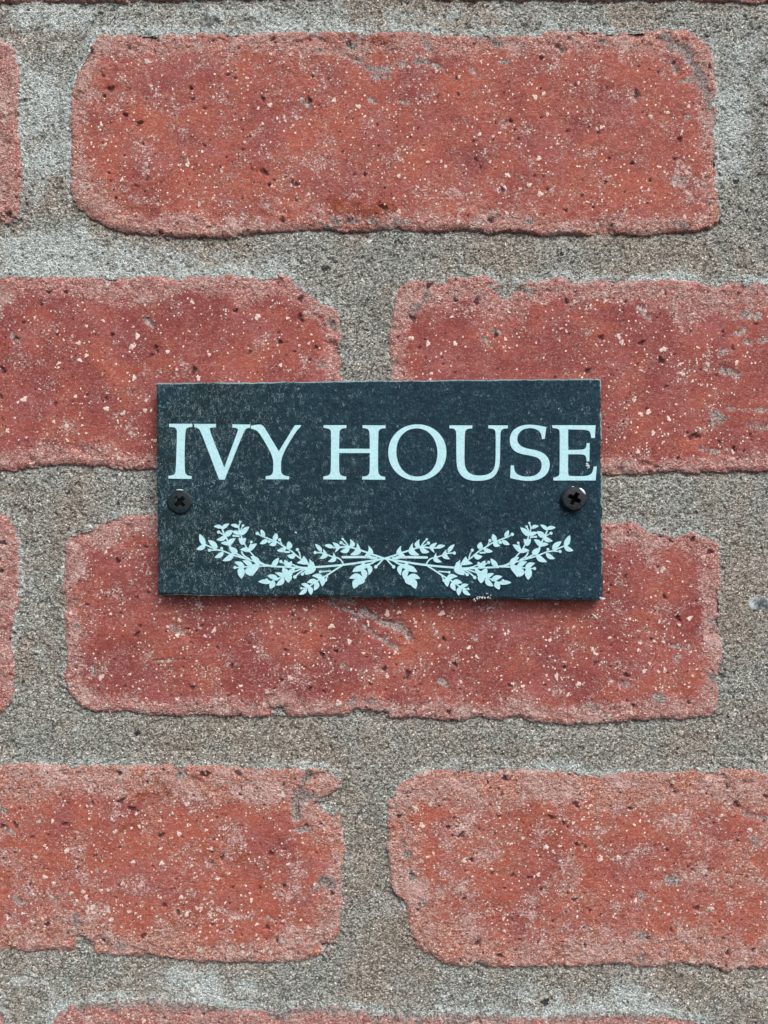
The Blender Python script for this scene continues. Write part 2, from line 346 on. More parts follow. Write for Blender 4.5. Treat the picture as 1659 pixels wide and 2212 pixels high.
def stroke(F, x, z, pts, width, amp=1.0, seed=0, mode='max'):
    """pts in survey units, width mm, ragged"""
    P = [(mmx(a), mmz(b)) for a, b in pts]
    lo = (min(p[0] for p in P) - width * 2, min(p[1] for p in P) - width * 2)
    hi = (max(p[0] for p in P) + width * 2, max(p[1] for p in P) + width * 2)
    i0, i1 = np.searchsorted(x, (lo[0], hi[0])); j0, j1 = np.searchsorted(z, (lo[1], hi[1]))
    if i1 <= i0 or j1 <= j0: return
    X, Z = np.meshgrid(x[i0:i1], z[j0:j1], indexing='ij')
    d = np.full(X.shape, 1e9)
    for (ax, az), (bx, bz) in zip(P[:-1], P[1:]):
        ex, ez = bx - ax, bz - az
        t = np.clip(((X - ax) * ex + (Z - az) * ez) / (ex * ex + ez * ez + 1e-9), 0, 1)
        d = np.minimum(d, np.hypot(X - ax - t * ex, Z - az - t * ez))
    d = d + (fbm(X, Z, 2.2, 50 + seed, 4, 0.6) - 0.5) * width * 1.9
    m = sstep(width * 1.15, 0.0, d) * amp
    if mode == 'max': F[i0:i1, j0:j1] = np.maximum(F[i0:i1, j0:j1], m)
    else: F[i0:i1, j0:j1] += m

# hand-placed marks per brick: key = seed
def q(ox, oy): return lambda x, y: (ox + x / 3.0, oy + y / 3.0)
Q1, Q2, Q3 = q(0, 0), q(553, 0), q(1106, 0)
Q4, Q5, Q6 = q(0, 553), q(553, 494), q(1106, 553)
Q7, Q8, Q9 = q(0, 1106), q(553, 1106), q(1106, 1106)
Q10, Q11, Q12 = q(0, 1659), q(553, 1659), q(1106, 1659)
SMEARS = {  # (points, width mm, depth mm, strength)
 1: [([Q2(720,440),Q2(790,450),Q2(860,455)],1.3,.25,.85), ([Q2(760,500),Q2(850,500)],1.2,.2,.7), ([Q2(590,285),Q2(635,300)],1.0,.4,.8),
     ([Q2(660,235),Q2(690,245)],1.1,.4,.8), ([Q2(690,325),Q2(740,310)],.8,.3,.8), ([Q2(655,385),Q2(680,400)],.9,.3,.8),
     ([Q2(910,410),Q2(960,415)],1.0,.2,.7), ([Q2(1020,400),Q2(1100,400),Q2(1180,435)],.9,.3,.8), ([Q2(1080,230),Q2(1120,300),Q2(1110,340)],1.6,.2,.55),
     ([Q2(1510,250),Q2(1570,275)],1.3,.4,.85), ([Q2(1580,400),Q2(1630,400)],.9,.3,.75), ([Q2(1400,450),Q2(1440,490)],.9,.3,.8),
     ([Q2(920,655),Q2(975,660)],.8,.2,.75), ([Q2(735,640),Q2(775,660)],.8,.3,.8), ([Q2(300,650),Q2(350,690)],.9,.3,.7),
     ([Q2(380,330),Q2(540,330)],.7,.2,.6), ([Q2(490,1410),Q2(540,1440)],1.0,.2,.75), ([Q2(600,1425),Q2(660,1430)],.9,.2,.8),
     ([Q2(460,1480),Q2(500,1530)],1.2,.3,.8), ([Q2(740,1430),Q2(770,1440)],.9,.2,.8), ([Q2(900,1430),Q2(1000,1440)],.9,.2,.6),
     ([Q3(990,240),Q3(1040,290),Q3(1100,320),Q3(1180,430),Q3(1230,520),Q3(1290,650)],1.7,.7,.95),
     ([Q3(1000,300),Q3(1060,330)],1.3,.4,.9), ([Q3(1030,390),Q3(1060,460)],.8,.7,.8), ([Q3(1080,530),Q3(1180,520)],1.0,.3,.75),
     ([Q3(1270,660),Q3(1310,760)],1.3,.4,.7), ([Q3(290,300),Q3(330,330)],.8,.6,.8), ([Q3(570,250),Q3(590,270)],.9,.5,.8),
     ([Q3(1180,1300),Q3(1220,1300)],1.2,.2,.6), ([Q3(1060,1170),Q3(1110,1180)],2.0,.2,.5), ([Q3(1130,755),Q3(1150,760)],1.0,.2,.7),
     ([Q3(1040,1450),Q3(1150,1470)],1.0,.2,.7), ([Q3(90,1440),Q3(130,1440)],1.0,.2,.7)],
 4: [([Q4(950,420),Q4(980,450)],1.1,.8,.8), ([Q4(980,350),Q4(990,390)],1.0,.2,.5), ([Q4(80,510),Q4(110,540)],.7,.5,.7), ([Q4(270,300),Q4(310,295)],.8,.4,.6),
     ([Q5(240,340),Q5(330,420),Q5(430,450),Q5(510,500)],1.0,.3,.8), ([Q5(480,590),Q5(520,640)],1.3,.2,.6), ([Q5(400,890),Q5(470,890)],1.2,.2,.6),
     ([Q4(800,880),Q4(880,900)],1.2,.2,.35)],
 5: [([Q5(1000,540),Q5(1080,490),Q5(1110,400)],1.5,.3,.7), ([Q5(1530,370),Q5(1580,400)],1.4,.3,.9), ([Q5(1480,710),Q5(1530,780)],.8,.2,.7),
     ([Q5(1540,660),Q5(1570,670)],1.1,.3,.7), ([Q5(1280,440),Q5(1320,420)],.9,.2,.6), ([Q6(1330,1040),Q6(1360,1050)],1.9,.1,.8), ([Q6(1290,1080),Q6(1310,1090)],1.0,.1,.8),
     ([Q6(1360,740),Q6(1470,760)],1.1,.5,.8), ([Q6(1430,500),Q6(1500,480)],1.1,.3,.75), ([Q6(1500,380),Q6(1610,390)],1.5,.3,.75), ([Q6(1520,560),Q6(1550,560)],1.1,.3,.8),
     ([Q6(1620,550),Q6(1650,550)],1.1,.3,.8), ([Q6(1350,620),Q6(1400,620)],1.2,.2,.6), ([Q6(1400,990),Q6(1659,1000)],.8,.1,.55), ([Q6(1540,1100),Q6(1640,1110)],1.4,.2,.55),
     ([Q6(1230,1250),Q6(1340,1280)],1.0,.3,.6), ([Q6(820,330),Q6(880,400)],1.0,.3,.6), ([Q6(30,200),Q6(130,230)],2.0,.3,.7), ([Q6(1520,190),Q6(1560,220)],1.2,.3,.7)],
 7: [([Q8(480,600),Q8(600,640),Q8(700,680)],.9,.6,.6), ([Q8(700,640),Q8(780,690),Q8(830,710),Q8(920,750),Q8(980,810)],1.5,1.3,.75), ([Q8(640,680),Q8(740,770),Q8(860,850),Q8(910,880)],1.0,.5,.6),
     ([Q8(500,560),Q8(650,590)],1.3,.5,.6), ([Q8(880,560),Q8(885,620)],.9,.3,.55), ([Q8(1190,1100),Q8(1230,1120)],1.2,.4,.8), ([Q8(1390,790),Q8(1420,820)],1.0,.0,.6),
     ([Q8(560,1000),Q8(590,1020)],1.0,.4,.6), ([Q8(530,1230),Q8(545,1260)],.9,.2,.7), ([Q8(600,1240),Q8(740,1230)],1.4,.5,.5),
     ([Q9(1030,870),Q9(1140,880)],.9,.4,.8), ([Q9(1300,710),Q9(1350,730)],1.7,.3,.75), ([Q9(1300,1060),Q9(1330,1110)],1.7,.3,.8), ([Q9(930,1210),Q9(970,1210)],1.2,.3,.8),
     ([Q9(640,1090),Q9(740,1110)],1.4,.4,.5), ([Q9(1080,940),Q9(1060,960)],1.1,.1,.7), ([Q9(480,1270),Q9(560,1270)],1.5,.2,.5), ([Q9(940,450),Q9(960,460)],.9,.1,.6),
     ([Q7(500,740),Q7(515,760)],1.0,.3,.7), ([Q7(600,1010),Q7(610,1050)],1.0,.3,.7), ([Q7(1120,760),Q7(1200,800)],1.4,.5,.55), ([Q7(1000,970),Q7(1200,960)],.6,.4,.5),
     ([Q7(560,130),Q7(660,110)],1.3,.2,.4)],
 9: [([Q11(330,30),Q11(300,110),Q11(270,190),Q11(255,240),Q11(260,320)],1.4,.9,.95), ([Q11(290,190),Q11(400,185),Q11(450,240),Q11(490,290)],1.7,1.0,1.0),
     ([Q11(270,400),Q11(330,400)],1.3,.6,.8), ([Q11(420,730),Q11(490,760)],1.6,.3,.9), ([Q11(360,790),Q11(440,780)],.9,.2,.6), ([Q11(80,980),Q11(120,990)],1.0,.3,.6),
     ([Q10(0,270),Q10(50,290)],1.6,.2,.75), ([Q10(30,400),Q10(80,420)],1.3,.2,.7), ([Q10(1150,40),Q10(1190,50)],1.3,.2,.7), ([Q10(100,850),Q10(130,880)],1.6,.1,.6), ([Q10(360,850),Q10(400,930)],1.5,.2,.4),
     ([Q10(490,960),Q10(490,1060),Q10(520,1110)],1.4,.4,.7), ([Q10(770,1140),Q10(810,1150)],1.1,.1,.8), ([Q10(1560,30),Q10(1659,20)],1.0,.1,.5)],
 10: [([Q11(960,480),Q11(990,560)],1.2,.4,.8), ([Q11(1000,670),Q11(1015,720)],1.0,.4,.8), ([Q11(980,390),Q11(1000,400)],.9,.2,.8), ([Q11(1180,760),Q11(1200,790)],.8,.2,.7), ([Q11(1080,860),Q11(1095,890)],.8,.2,.7),
      ([Q11(1430,1270),Q11(1480,1280)],1.4,.4,.9), ([Q12(1000,720),Q12(1050,740)],1.5,.1,.95), ([Q12(830,810),Q12(840,850)],1.0,.1,.7), ([Q12(540,20),Q12(570,50)],1.3,.1,.7), ([Q12(1510,300),Q12(1659,330)],1.4,.5,.55),
      ([Q12(1560,460),Q12(1590,480)],1.2,.1,.7), ([Q12(830,1080),Q12(900,1110)],1.3,.3,.6), ([Q12(820,1240),Q12(850,1250)],1.3,.3,.6), ([Q12(660,1280),Q12(780,1290)],.9,.1,.7)],
 11: [([(170,2172),(300,2168),(430,2170),(520,2180)],1.9,.1,.8), ([(590,2190),(620,2196)],1.7,.1,.9), ([(640,2180),(780,2184),(860,2196),(1000,2200)],1.8,.1,.8), ([(900,2190),(905,2212)],1.6,.1,.8), ([(1010,2200),(1200,2196),(1420,2192)],1.6,.1,.8), ([(810,2190),(820,2212)],1.2,.1,.8)]}
PALE = {1: [Q2(505,650),Q2(665,690),Q2(20,1405),Q2(735,1440),Q2(925,1370),Q2(925,1140),Q2(1450,870),Q2(90,680),Q1(1215,1065),Q1(525,1205),Q1(955,400),Q1(1250,245),Q3(175,1025),Q3(580,825),Q3(1145,690),Q3(560,1450),Q3(1220,1430),Q3(1010,730),Q3(900,755),Q3(150,630),Q3(1290,660),Q2(1310,1440),Q2(1160,660)],
 4: [Q4(890,518),Q4(1355,640),Q4(385,695),Q4(225,400),Q4(430,1100),Q4(1190,200),Q4(160,930),Q4(560,455),Q4(860,585),Q4(1085,620),Q4(350,1075),Q4(690,990),Q4(1285,790),Q4(690,190),Q5(205,580),Q5(62,335),Q5(160,885),Q5(10,570),Q4(1245,300),Q4(870,790),Q4(940,1000),Q4(490,912)],
 5: [Q5(1115,745),Q5(1010,710),Q5(1290,745),Q5(1190,450),Q6(600,250),Q6(605,290),Q6(860,355),Q6(790,935),Q6(815,1270),Q6(995,1380),Q6(710,560),Q6(690,520),Q6(885,1010),Q6(835,1025),Q6(1160,430),Q6(450,200),Q6(1455,690),Q6(980,605)],
 7: [Q8(605,840),Q8(1035,715),Q8(850,660),Q8(1410,1290),Q8(310,1300),Q8(75,1170),Q8(220,1075),Q8(535,1245),Q8(850,1065),Q8(320,635),Q8(490,740),Q8(1205,655),Q8(1380,880),Q8(100,710),Q9(245,830),Q9(855,1030),Q9(990,1030),Q9(430,1115),Q9(530,680),Q9(770,1300),Q9(1150,690),Q9(430,1360),Q9(960,1200),Q9(1240,295),Q9(980,370),Q7(455,655),Q7(1150,800),Q7(1395,1220),Q7(655,1070),Q7(690,1255),Q7(685,265),Q7(460,205),Q7(1165,705),Q7(890,110)],
 9: [Q10(440,525),Q10(430,540),Q10(235,575),Q10(350,745),Q10(290,705),Q10(255,345),Q10(795,745),Q10(720,985),Q10(835,930),Q10(1210,235),Q10(865,605),Q10(480,1050),Q10(1570,1200),Q10(1295,1185),Q10(725,330),Q10(1160,425),Q10(215,815),Q10(560,835),Q11(535,625),Q11(490,1025),Q11(170,175),Q11(325,240),Q10(100,1135),Q10(785,1145),Q10(1050,615)],
 10: [Q11(1190,130),Q11(1030,260),Q11(1130,235),Q11(1075,370),Q11(1415,1255),Q11(1100,35),Q11(1510,50),Q12(185,90),Q12(550,390),Q12(930,655),Q12(600,275),Q12(395,355),Q12(220,510),Q12(310,600),Q12(1245,675),Q12(800,860),Q12(690,580),Q12(1400,140),Q12(1045,90),Q12(1545,400),Q12(1570,475),Q12(170,690),Q12(835,1245),Q12(1165,1255),Q12(1080,1070),Q12(575,590),Q11(1350,600),Q12(70,455),Q12(1605,730),Q12(5,1275)],
 11: [(190,2200),(310,2205),(520,2196)] , 2: [Q1(90,360),Q1(40,740),Q1(25,790)], 6: [Q7(10,290),Q7(60,940),Q7(90,600)]}
DARK = {1: [Q2(45,640),Q2(345,650),Q2(85,1200),Q2(705,1130),Q2(240,1190),Q2(605,290),Q2(815,1340),Q2(835,1350),Q2(1520,1425),Q2(170,1425),Q2(1650,780),Q2(50,1115),Q3(190,375),Q3(810,610),Q3(1045,410),Q3(1285,430),Q3(780,1055),Q3(320,320),Q3(1090,900),Q1(715,575),Q1(675,620),Q1(900,800),Q1(810,745),Q1(1235,570),Q2(110,250)],
 4: [Q4(315,235),Q4(425,235),Q4(265,315),Q4(725,510),Q4(1005,590),Q4(1255,740),Q4(1525,355),Q4(100,540),Q4(20,745),Q5(285,455),Q5(285,580),Q5(155,735),Q5(385,770)],
 5: [Q5(1115,370),Q5(1015,580),Q5(1430,470),Q5(1290,460),Q5(1295,325),Q5(1555,690),Q6(840,565),Q6(655,180),Q6(355,295),Q6(1650,185),Q6(1475,240),Q6(1080,1310),Q6(1160,1180),Q6(1190,1165),Q6(490,745),Q6(580,530),Q6(965,680),Q6(1440,1250),Q6(50,210)],
 7: [Q8(430,930),Q8(520,905),Q8(345,1150),Q8(165,1090),Q8(1215,825),Q8(985,1055),Q8(1290,990),Q8(1250,1300),Q8(830,1020),Q9(990,555),Q9(720,1100),Q9(790,1260),Q9(340,1010),Q9(920,130),Q9(1175,180),Q9(1285,260),Q9(965,155),Q9(740,1060),Q9(1075,690),Q7(1245,1140),Q7(885,800),Q7(760,320),Q7(1500,1000),Q7(230,820)],
 9: [Q10(780,220),Q10(665,1125),Q10(925,1095),Q10(850,270),Q10(1310,45),Q10(1345,40),Q10(1540,35),Q10(100,375),Q10(1040,440),Q10(1435,585),Q10(1065,895),Q10(420,365),Q10(300,1020),Q10(1155,940),Q10(770,40),Q10(15,380),Q11(385,230),Q11(325,380),Q11(180,770),Q11(70,1040),Q11(435,1165),Q11(490,820),Q11(95,560)],
 10: [Q11(1330,440),Q11(1395,600),Q11(890,180),Q11(1245,390),Q11(1610,70),Q11(1435,1140),Q11(1580,1220),Q11(1010,700),Q11(925,320),Q12(255,325),Q12(505,930),Q12(1200,915),Q12(765,265),Q12(185,790),Q12(50,1115),Q12(1400,1205),Q12(1565,1185),Q12(880,1110),Q12(415,240),Q12(405,860),Q12(1400,130),Q12(1650,190),Q12(420,500),Q12(1455,240),Q12(1635,350)],
 2: [Q1(100,735),Q1(50,1385)], 6: [Q7(20,200),Q7(55,830),Q7(5,385)]}
STAINS = {1: [([Q2(560,230),Q2(700,260),Q2(850,260)],5,.9), ([Q2(650,350),Q2(900,340)],4,.7), ([Q2(540,1330),Q2(700,1390),Q2(860,1350)],6.0,1.0), ([Q2(790,1330),Q2(850,1350)],3,1.0), ([Q1(1300,1100),Q1(1659,1050)],8,.5), ([Q2(1050,600),Q2(1400,600)],5,.4)],
 4: [([Q4(850,720),Q4(1200,740)],6,.6), ([Q4(300,540),Q4(360,560)],5,.3)], 7: [([Q7(650,820),Q7(900,840)],6,.6), ([Q7(1400,720),Q8(200,760)],5,.5)],
 9: [([Q10(900,170),Q10(1150,150)],5,.9), ([Q10(820,380),Q10(900,350)],4,.7), ([Q10(1400,520),Q10(1659,640),Q11(60,760)],9,.62), ([Q10(950,1010),Q10(1200,990)],4,.6)],
 10: [([Q11(1350,850),Q11(1600,880)],8,.55), ([Q12(100,300),Q12(300,500)],10,.6), ([Q12(60,950),Q12(200,1000)],7,.5), ([Q12(300,650),Q12(700,700)],7,.45)]}

wall = base('brick_wall', (0, 0.10, -0.225), 'weathered red brick wall with wide sandy grey mortar joints behind the slate sign', 'wall')
wall['kind'] = 'thing'

Dall = np.full((nx, nz), -1e9)
GX, GZ = np.meshgrid(xs, zs, indexing='ij')
def grid_quads(n, m):
    i, j = np.meshgrid(np.arange(n - 1), np.arange(m - 1), indexing='ij')
    a0 = (i * m + j).ravel()
    return np.stack([a0, a0 + m, a0 + m + 1, a0 + 1], 1)

rng = np.random.RandomState(3)
for P, tone, speck, wornw, seed, label in BR:
    pm = [(mmx(u), mmz(v)) for u, v in P]
    x0, x1 = min(p[0] for p in pm) - 3, max(p[0] for p in pm) + 3
    z0, z1 = min(p[1] for p in pm) - 3, max(p[1] for p in pm) + 3
    i0, i1 = np.searchsorted(xs, (x0, x1)); j0, j1 = np.searchsorted(zs, (z0, z1))
    if i1 - i0 < 3 or j1 - j0 < 3: continue
    x, z = xs[i0:i1], zs[j0:j1]; X, Z = GX[i0:i1, j0:j1], GZ[i0:i1, j0:j1]
    d = sdf_poly(X, Z, pm)
    d = d + (fbm(X, Z, 5, seed + 20, 3) - 0.5) * 1.6 + (fbm(X, Z, 1.3, seed + 40, 3, 0.6) - 0.5) * 0.9
    Dall[i0:i1, j0:j1] = np.maximum(Dall[i0:i1, j0:j1], d)
    cz = 0.5 * (z0 + z1); hz = 0.5 * (z1 - z0)
    up = np.clip((Z - cz) / hz, -1, 1)
    R = 1.0 + 2.6 * fbm(X, Z, 14, seed + 60, 2)
    h = -0.95 * (1 - np.clip(d / R, 0, 1)) ** 2.2
    h -= 0.9 * sstep(0.60, 0.72, fbm(X, Z, 9, seed + 80, 4, 0.55)) * sstep(9, 1.5, d)          # chipped arrises
    n1 = fbm(X, Z, 14, seed + 100, 3)
    worn = sstep(1.15, 0.1, d / (wornw * (0.75 + 0.35 * np.clip(up, 0, 1)) * (0.9 + 3.2 * n1 ** 1.6)))
    dust = {1: .12, 2: .45, 6: .38, 9: .14, 10: .20, 11: .1}.get(seed, 0.0)
    worn = np.clip(dust + worn * 1.0 + 0.22 * sstep(17, 2, d) * (0.3 + speck) + (0.06 + 0.36 * sstep(0.45, 0.72, fbm(X, Z, 13, seed + 120, 5, 0.65))) * speck, 0, 1)
    h += (fbm(X, Z, 20, seed + 140, 4) - 0.5) * 0.9
    h += (fbm(X, Z, 1.1, seed + 160, 3, 0.7) - 0.5) * (0.16 + 0.50 * worn)
    h -= 0.25 * worn * sstep(0.45, 0.6, fbm(X, Z, 3.0, seed + 170, 3, 0.6))
    smear = sstep(1.5, 0.0, d) * (0.28 + 0.60 * fbm(X, Z, 10, seed + 180, 3)) + 0.18 * np.clip(up, 0, 1) * sstep(4, 0.3, d)
    stain = np.zeros_like(d); pale = np.zeros_like(d); dark = np.zeros_like(d); cut = np.zeros_like(d); scuff = np.zeros_like(d)
    for pts, wd, dep, amt in SMEARS.get(seed, []):
        stroke(scuff, x, z, pts, wd * 1.5, amt, len(pts) + int(pts[0][0])); 
        if dep: stroke(cut, x, z, pts, wd * 1.5, dep * 0.7, len(pts) + int(pts[0][0]))
    for pts, wd, amt in STAINS.get(seed, []): stroke(stain, x, z, pts, wd, amt, 5 + int(pts[0][1]) % 9)
    for k, (u, v) in enumerate(PALE.get(seed, [])):
        stamp(pale, x, z, mmx(u), mmz(v), 0.42 + 0.34 * rng.rand(), 1 + 0.7 * rng.rand(), rng.rand() * 3.1, 1, k)
    for k, (u, v) in enumerate(DARK.get(seed, [])):
        rr = 0.42 + 0.34 * rng.rand(); as_, an = 1 + rng.rand(), rng.rand() * 3.1
        stamp(dark, x, z, mmx(u), mmz(v), rr, as_, an, 1, k); stamp(cut, x, z, mmx(u), mmz(v), rr * 1.15, as_, an, 0.8, k)
    for k in range(9):                       # clusters of grit
        px, pz = x0 + rng.rand() * (x1 - x0), z0 + rng.rand() * (z1 - z0)
        if k < 4: pz = z0 + rng.rand() * 0.35 * (z1 - z0)
        sp_ = 3 + 6 * rng.rand()
        for _ in range(int(8 + 16 * rng.rand() * (0.4 + speck))):
            stamp(pale, x, z, px + rng.randn() * sp_ * 1.4, pz + rng.randn() * sp_ * 0.7, 0.18 + 0.42 * rng.rand() ** 2.5, 1 + 1.2 * rng.rand(), rng.rand() * 3.1, 1, _)
    area = (x1 - x0) * (z1 - z0)
    for k in range(int(area * 0.026 * (0.35 + speck))):
        px, pz = x0 + rng.rand() * (x1 - x0), z0 + rng.rand() * (z1 - z0)
        F = pale if rng.rand() < 0.6 else dark
        rr = 0.22 + 0.24 * rng.rand() ** 2; as_, an = 1 + rng.rand(), rng.rand() * 3.1
        stamp(F, x, z, px, pz, rr, as_, an, 1, k)
        if F is dark: stamp(cut, x, z, px, pz, rr * 1.2, as_, an, 0.5, k)
    h += 0.18 * pale - cut
    h += rng.randn(*h.shape) * (0.012 + 0.03 * worn)
    h = np.where(d < 0.15, h - (0.15 - d) * 3.0, h); h = np.maximum(h, -6.0)
    V = np.stack([X / 1000, -h / 1000, Z / 1000], -1).reshape(-1, 3)
    Q = grid_quads(len(x), len(z))
    keep = (d.ravel()[Q].max(1) > -0.55)
    np_mesh('brick', V, Q[keep], M_BRICK, wall,
            dict(worn=worn, smear=smear, tone=np.full_like(d, tone), speck=np.full_like(d, speck), pale_stone=pale, dark_stone=dark, stain=stain, scuff=scuff), True, label)

# ------------------------------------------------------------------ mortar
dm = -Dall                                     # distance to the nearest brick edge, positive in the joint
dm = np.clip(dm, -5, 20)
gz = np.gradient(dm, zs, axis=1)
nzr = np.clip(gz, -1, 1)                       # +1 just above a brick, -1 just below one
f = np.clip(1 - dm / 5.5, 0, 1)
hm = -1.05 + 0.50 * nzr * f + 0.35 * f * (np.abs(nzr) < 0.5) - 0.15 * sstep(1.5, 0.2, dm) * (nzr < -0.5)
hm += (fbm(GX, GZ, 16, 201, 3) - 0.5) * 0.9 + (fbm(GX, GZ, 3.5, 202, 3) - 0.5) * 0.22
hm += (fbm(GX, GZ, 0.75, 203, 2, 0.7) - 0.5) * 0.42 + rng.randn(nx, nz) * 0.075
hm -= 0.5 * sstep(0.70, 0.78, fbm(GX, GZ, 1.6, 204, 2))
lime = 0.50 * sstep(3.8, 0.2, dm) * np.clip(nzr + 0.15, 0, 1) + 0.30 * sstep(0.45, 0.70, fbm(GX, GZ, 30, 205, 4))
lime += 0.30 * sstep(1.6, 0.1, dm) * (np.abs(nzr) < 0.5)
for u, v, ru, rv, am in [(100, 250, 90, 260, .55), (90, 1330, 60, 230, .35), (250, 560, 380, 45, .65), (700, 35, 520, 40, .6), (1590, 250, 50, 260, .55), (1350, 570, 300, 35, .4), (90, 520, 150, 50, .4), (60, 2110, 200, 60, .3), (500, 2130, 300, 30, .45), (1200, 2160, 400, 30, .5), (790, 690, 60, 130, -.5), (1000, 545, 300, 40, -.35), (780, 1900, 60, 250, -.25), (600, 1600, 600, 40, -.3), (1600, 1500, 80, 250, -.3), (1450, 1070, 250, 50, -.3)]:
    lime += am * np.exp(-((GX - mmx(u)) / (ru * MMP)) ** 2 - ((GZ - mmz(v)) / (rv * MMP)) ** 2)
lime *= 0.45 + 1.0 * fbm(GX, GZ, 11, 206, 3)
mp_, md_ = np.zeros((nx, nz)), np.zeros((nx, nz))
for k, ((u, v), r) in enumerate([(Q3(1460,1170),1.0),(Q3(1530,1355),.6),(Q3(325,1640),.8),(Q3(1360,1210),.5),(Q7(140,1105),.7),(Q7(125,820),.5),(Q5(440,255),1.1),(Q4(435,1535),.7),(Q4(760,1605),.7),(Q7(880,1445),.9),(Q12(220,1530),1.4),(Q12(30,1510),.6),(Q10(890,1385),.4),(Q8(1600,1575),.6),(Q2(905,1560),.7)]):
    stamp(md_, xs, zs, mmx(u), mmz(v), r * 0.8, 1.2, k, 1, k)
for k, ((u, v), r) in enumerate([(Q2(735,1555),.8),(Q1(125,60),.8),(Q12(1495,300),.5),(Q9(1650,1600),.8),(Q11(875,1445),.5),(Q12(320,1335),.5),(Q10(485,1255),.6),(Q4(575,118),.4),(Q8(110,1590),.5)]):
    stamp(mp_, xs, zs, mmx(u), mmz(v), r * 0.8, 1.3, k, 1, k)
for k in range(500):
    F = mp_ if rng.rand() < 0.6 else md_
    stamp(F, xs, zs, (rng.rand() - .5) * 260, (rng.rand() - .5) * 345, 0.26 + 0.16 * rng.rand(), 1.3, k, 1, k)
stamp(hm, xs, zs, mmx(Q1(1380,0)[0]), mmz(Q1(0,90)[1]), 2.3, 1.1, 0.4, 1.6, 3, 0.5, 'add')     # the lump of mortar near the top
stamp(lime, xs, zs, mmx(Q1(1380,0)[0]), mmz(Q1(0,90)[1]), 2.2, 1.1, 0.4, 0.9, 3)
hm += 0.15 * mp_ - 0.1 * md_
V = np.stack([GX / 1000, -hm / 1000, GZ / 1000], -1).reshape(-1, 3)
Q_ = grid_quads(nx, nz)
keep = dm.ravel()[Q_].max(1) > -1.2
Q_ = Q_[keep]
# the wall's own depth: sides and back
nb = len(V)
ring = [i * nz for i in range(nx)] + [(nx - 1) * nz + j for j in range(1, nz)] + [i * nz + nz - 1 for i in range(nx - 2, -1, -1)] + [j for j in range(nz - 2, 0, -1)]
back = V[ring].copy(); back[:, 1] = 0.10
V = np.concatenate([V, back]); rn = len(ring)
side = np.array([[ring[k], nb + k, nb + (k + 1) % rn, ring[(k + 1) % rn]] for k in range(rn)])
c4 = np.array([[nb, nb + nx + nz - 2 + nx - 1, nb + nx + nz - 2, nb + nx - 1]])
ext = np.zeros(rn)
np_mesh('mortar', V, np.concatenate([Q_, side, c4]), M_MORTAR, wall,
        dict(lime=np.concatenate([lime.ravel(), ext]), pale_stone=np.concatenate([mp_.ravel(), ext]), dark_stone=np.concatenate([md_.ravel(), ext])), True)

# ------------------------------------------------------------------ generic small solids
def blob(name, cx, cz, y, rx, ry, rz, mat, parent, seed=0, ang=0.0, rough=0.25, boxy=0.0, label=None):
    """irregular stone; cx, cz, y and radii in mm, y = toward the viewer"""
    n, m = 28, 18
    th = np.linspace(0, 2 * np.pi, n, endpoint=False); ph = np.linspace(-np.pi / 2 + 0.05, np.pi / 2 - 0.05, m)
    T, H = np.meshgrid(th, ph, indexing='ij')
    v = np.stack([np.cos(H) * np.cos(T), np.sin(H), np.cos(H) * np.sin(T)], -1)
    if boxy: v = v / (np.abs(v) ** 4).sum(-1, keepdims=True) ** (0.25 * boxy)
    k = 1 + rough * 2 * (fbm(T * 1.2 + 5, H * 1.6 + v[..., 0], 1.0, seed + 3, 3) - 0.5)
    k = k * (1 + 0 * T); k[:, 0] = k[:, 0].mean(); k[:, -1] = k[:, -1].mean()
    v = v * k[..., None]
    X = v[..., 0] * rx; Yv = v[..., 1] * ry; Z = v[..., 2] * rz
    X, Z = X * math.cos(ang) - Z * math.sin(ang), X * math.sin(ang) + Z * math.cos(ang)
    V = np.stack([(cx + X) / 1000, -(y + Yv) / 1000, (cz + Z) / 1000], -1).reshape(-1, 3)
    i, j = np.meshgrid(np.arange(n), np.arange(m - 1), indexing='ij')
    a0 = (i * m + j).ravel(); b0 = (((i + 1) % n) * m + j).ravel()
    return V, np.stack([a0, b0, b0 + 1, a0 + 1], 1)
def blobs(name, specs, mat, parent, label=None):
    Vs, Qs, off = [], [], 0
    for sp in specs:
        V, Qd = blob(name, *sp[:6], mat, parent, **sp[6]); Vs.append(V); Qs.append(Qd + off); off += len(V)
    return np_mesh(name, np.concatenate(Vs), np.concatenate(Qs), mat, parent, None, True, label)

blobs('stone_chip', [(mmx(1641), mmz(1305), -1.5, 3.6, 0.9, 2.3, dict(seed=4, boxy=1.0, rough=0.14))], M_STONE, wall, 'grey stone chip set in the mortar at the right')

# ------------------------------------------------------------------ the sign
PLATE_F, PLATE_B = 5.2, 0.7                       # front and back of the slate, mm in front of the brick faces
KS = (CAM * 1000 - PLATE_F) / (CAM * 1000)
NP = 1.0 / 1.8228                                  # photograph pixels to survey units
def sx(px): return mmx(px * NP) * KS
def sz(py): return mmz(py * NP) * KS
SC = (0.0, -PLATE_B / 1000, sz(2352) / 1000)
sign = base('house_sign', SC, 'dark slate house sign with pale lettering and leaf sprays screwed to the bricks', 'sign')
cor = dict(tl=(sx(615), sz(1508)), tr=(sx(2371), sz(1490)), br=(sx(2379), sz(2362)), bl=(sx(623), sz(2343)))
n, m = 560, 290
U, W_ = np.meshgrid(np.linspace(0, 1, n), np.linspace(0, 1, m), indexing='ij')
def bil(k):
    return (cor['bl'][k] * (1 - U) * (1 - W_) + cor['br'][k] * U * (1 - W_) + cor['tl'][k] * (1 - U) * W_ + cor['tr'][k] * U * W_)
PX, PZ = bil(0), bil(1)
L, H = 147.0, 71.0
dl, dr, db, dt = U * L, (1 - U) * L, W_ * H, (1 - W_) * H
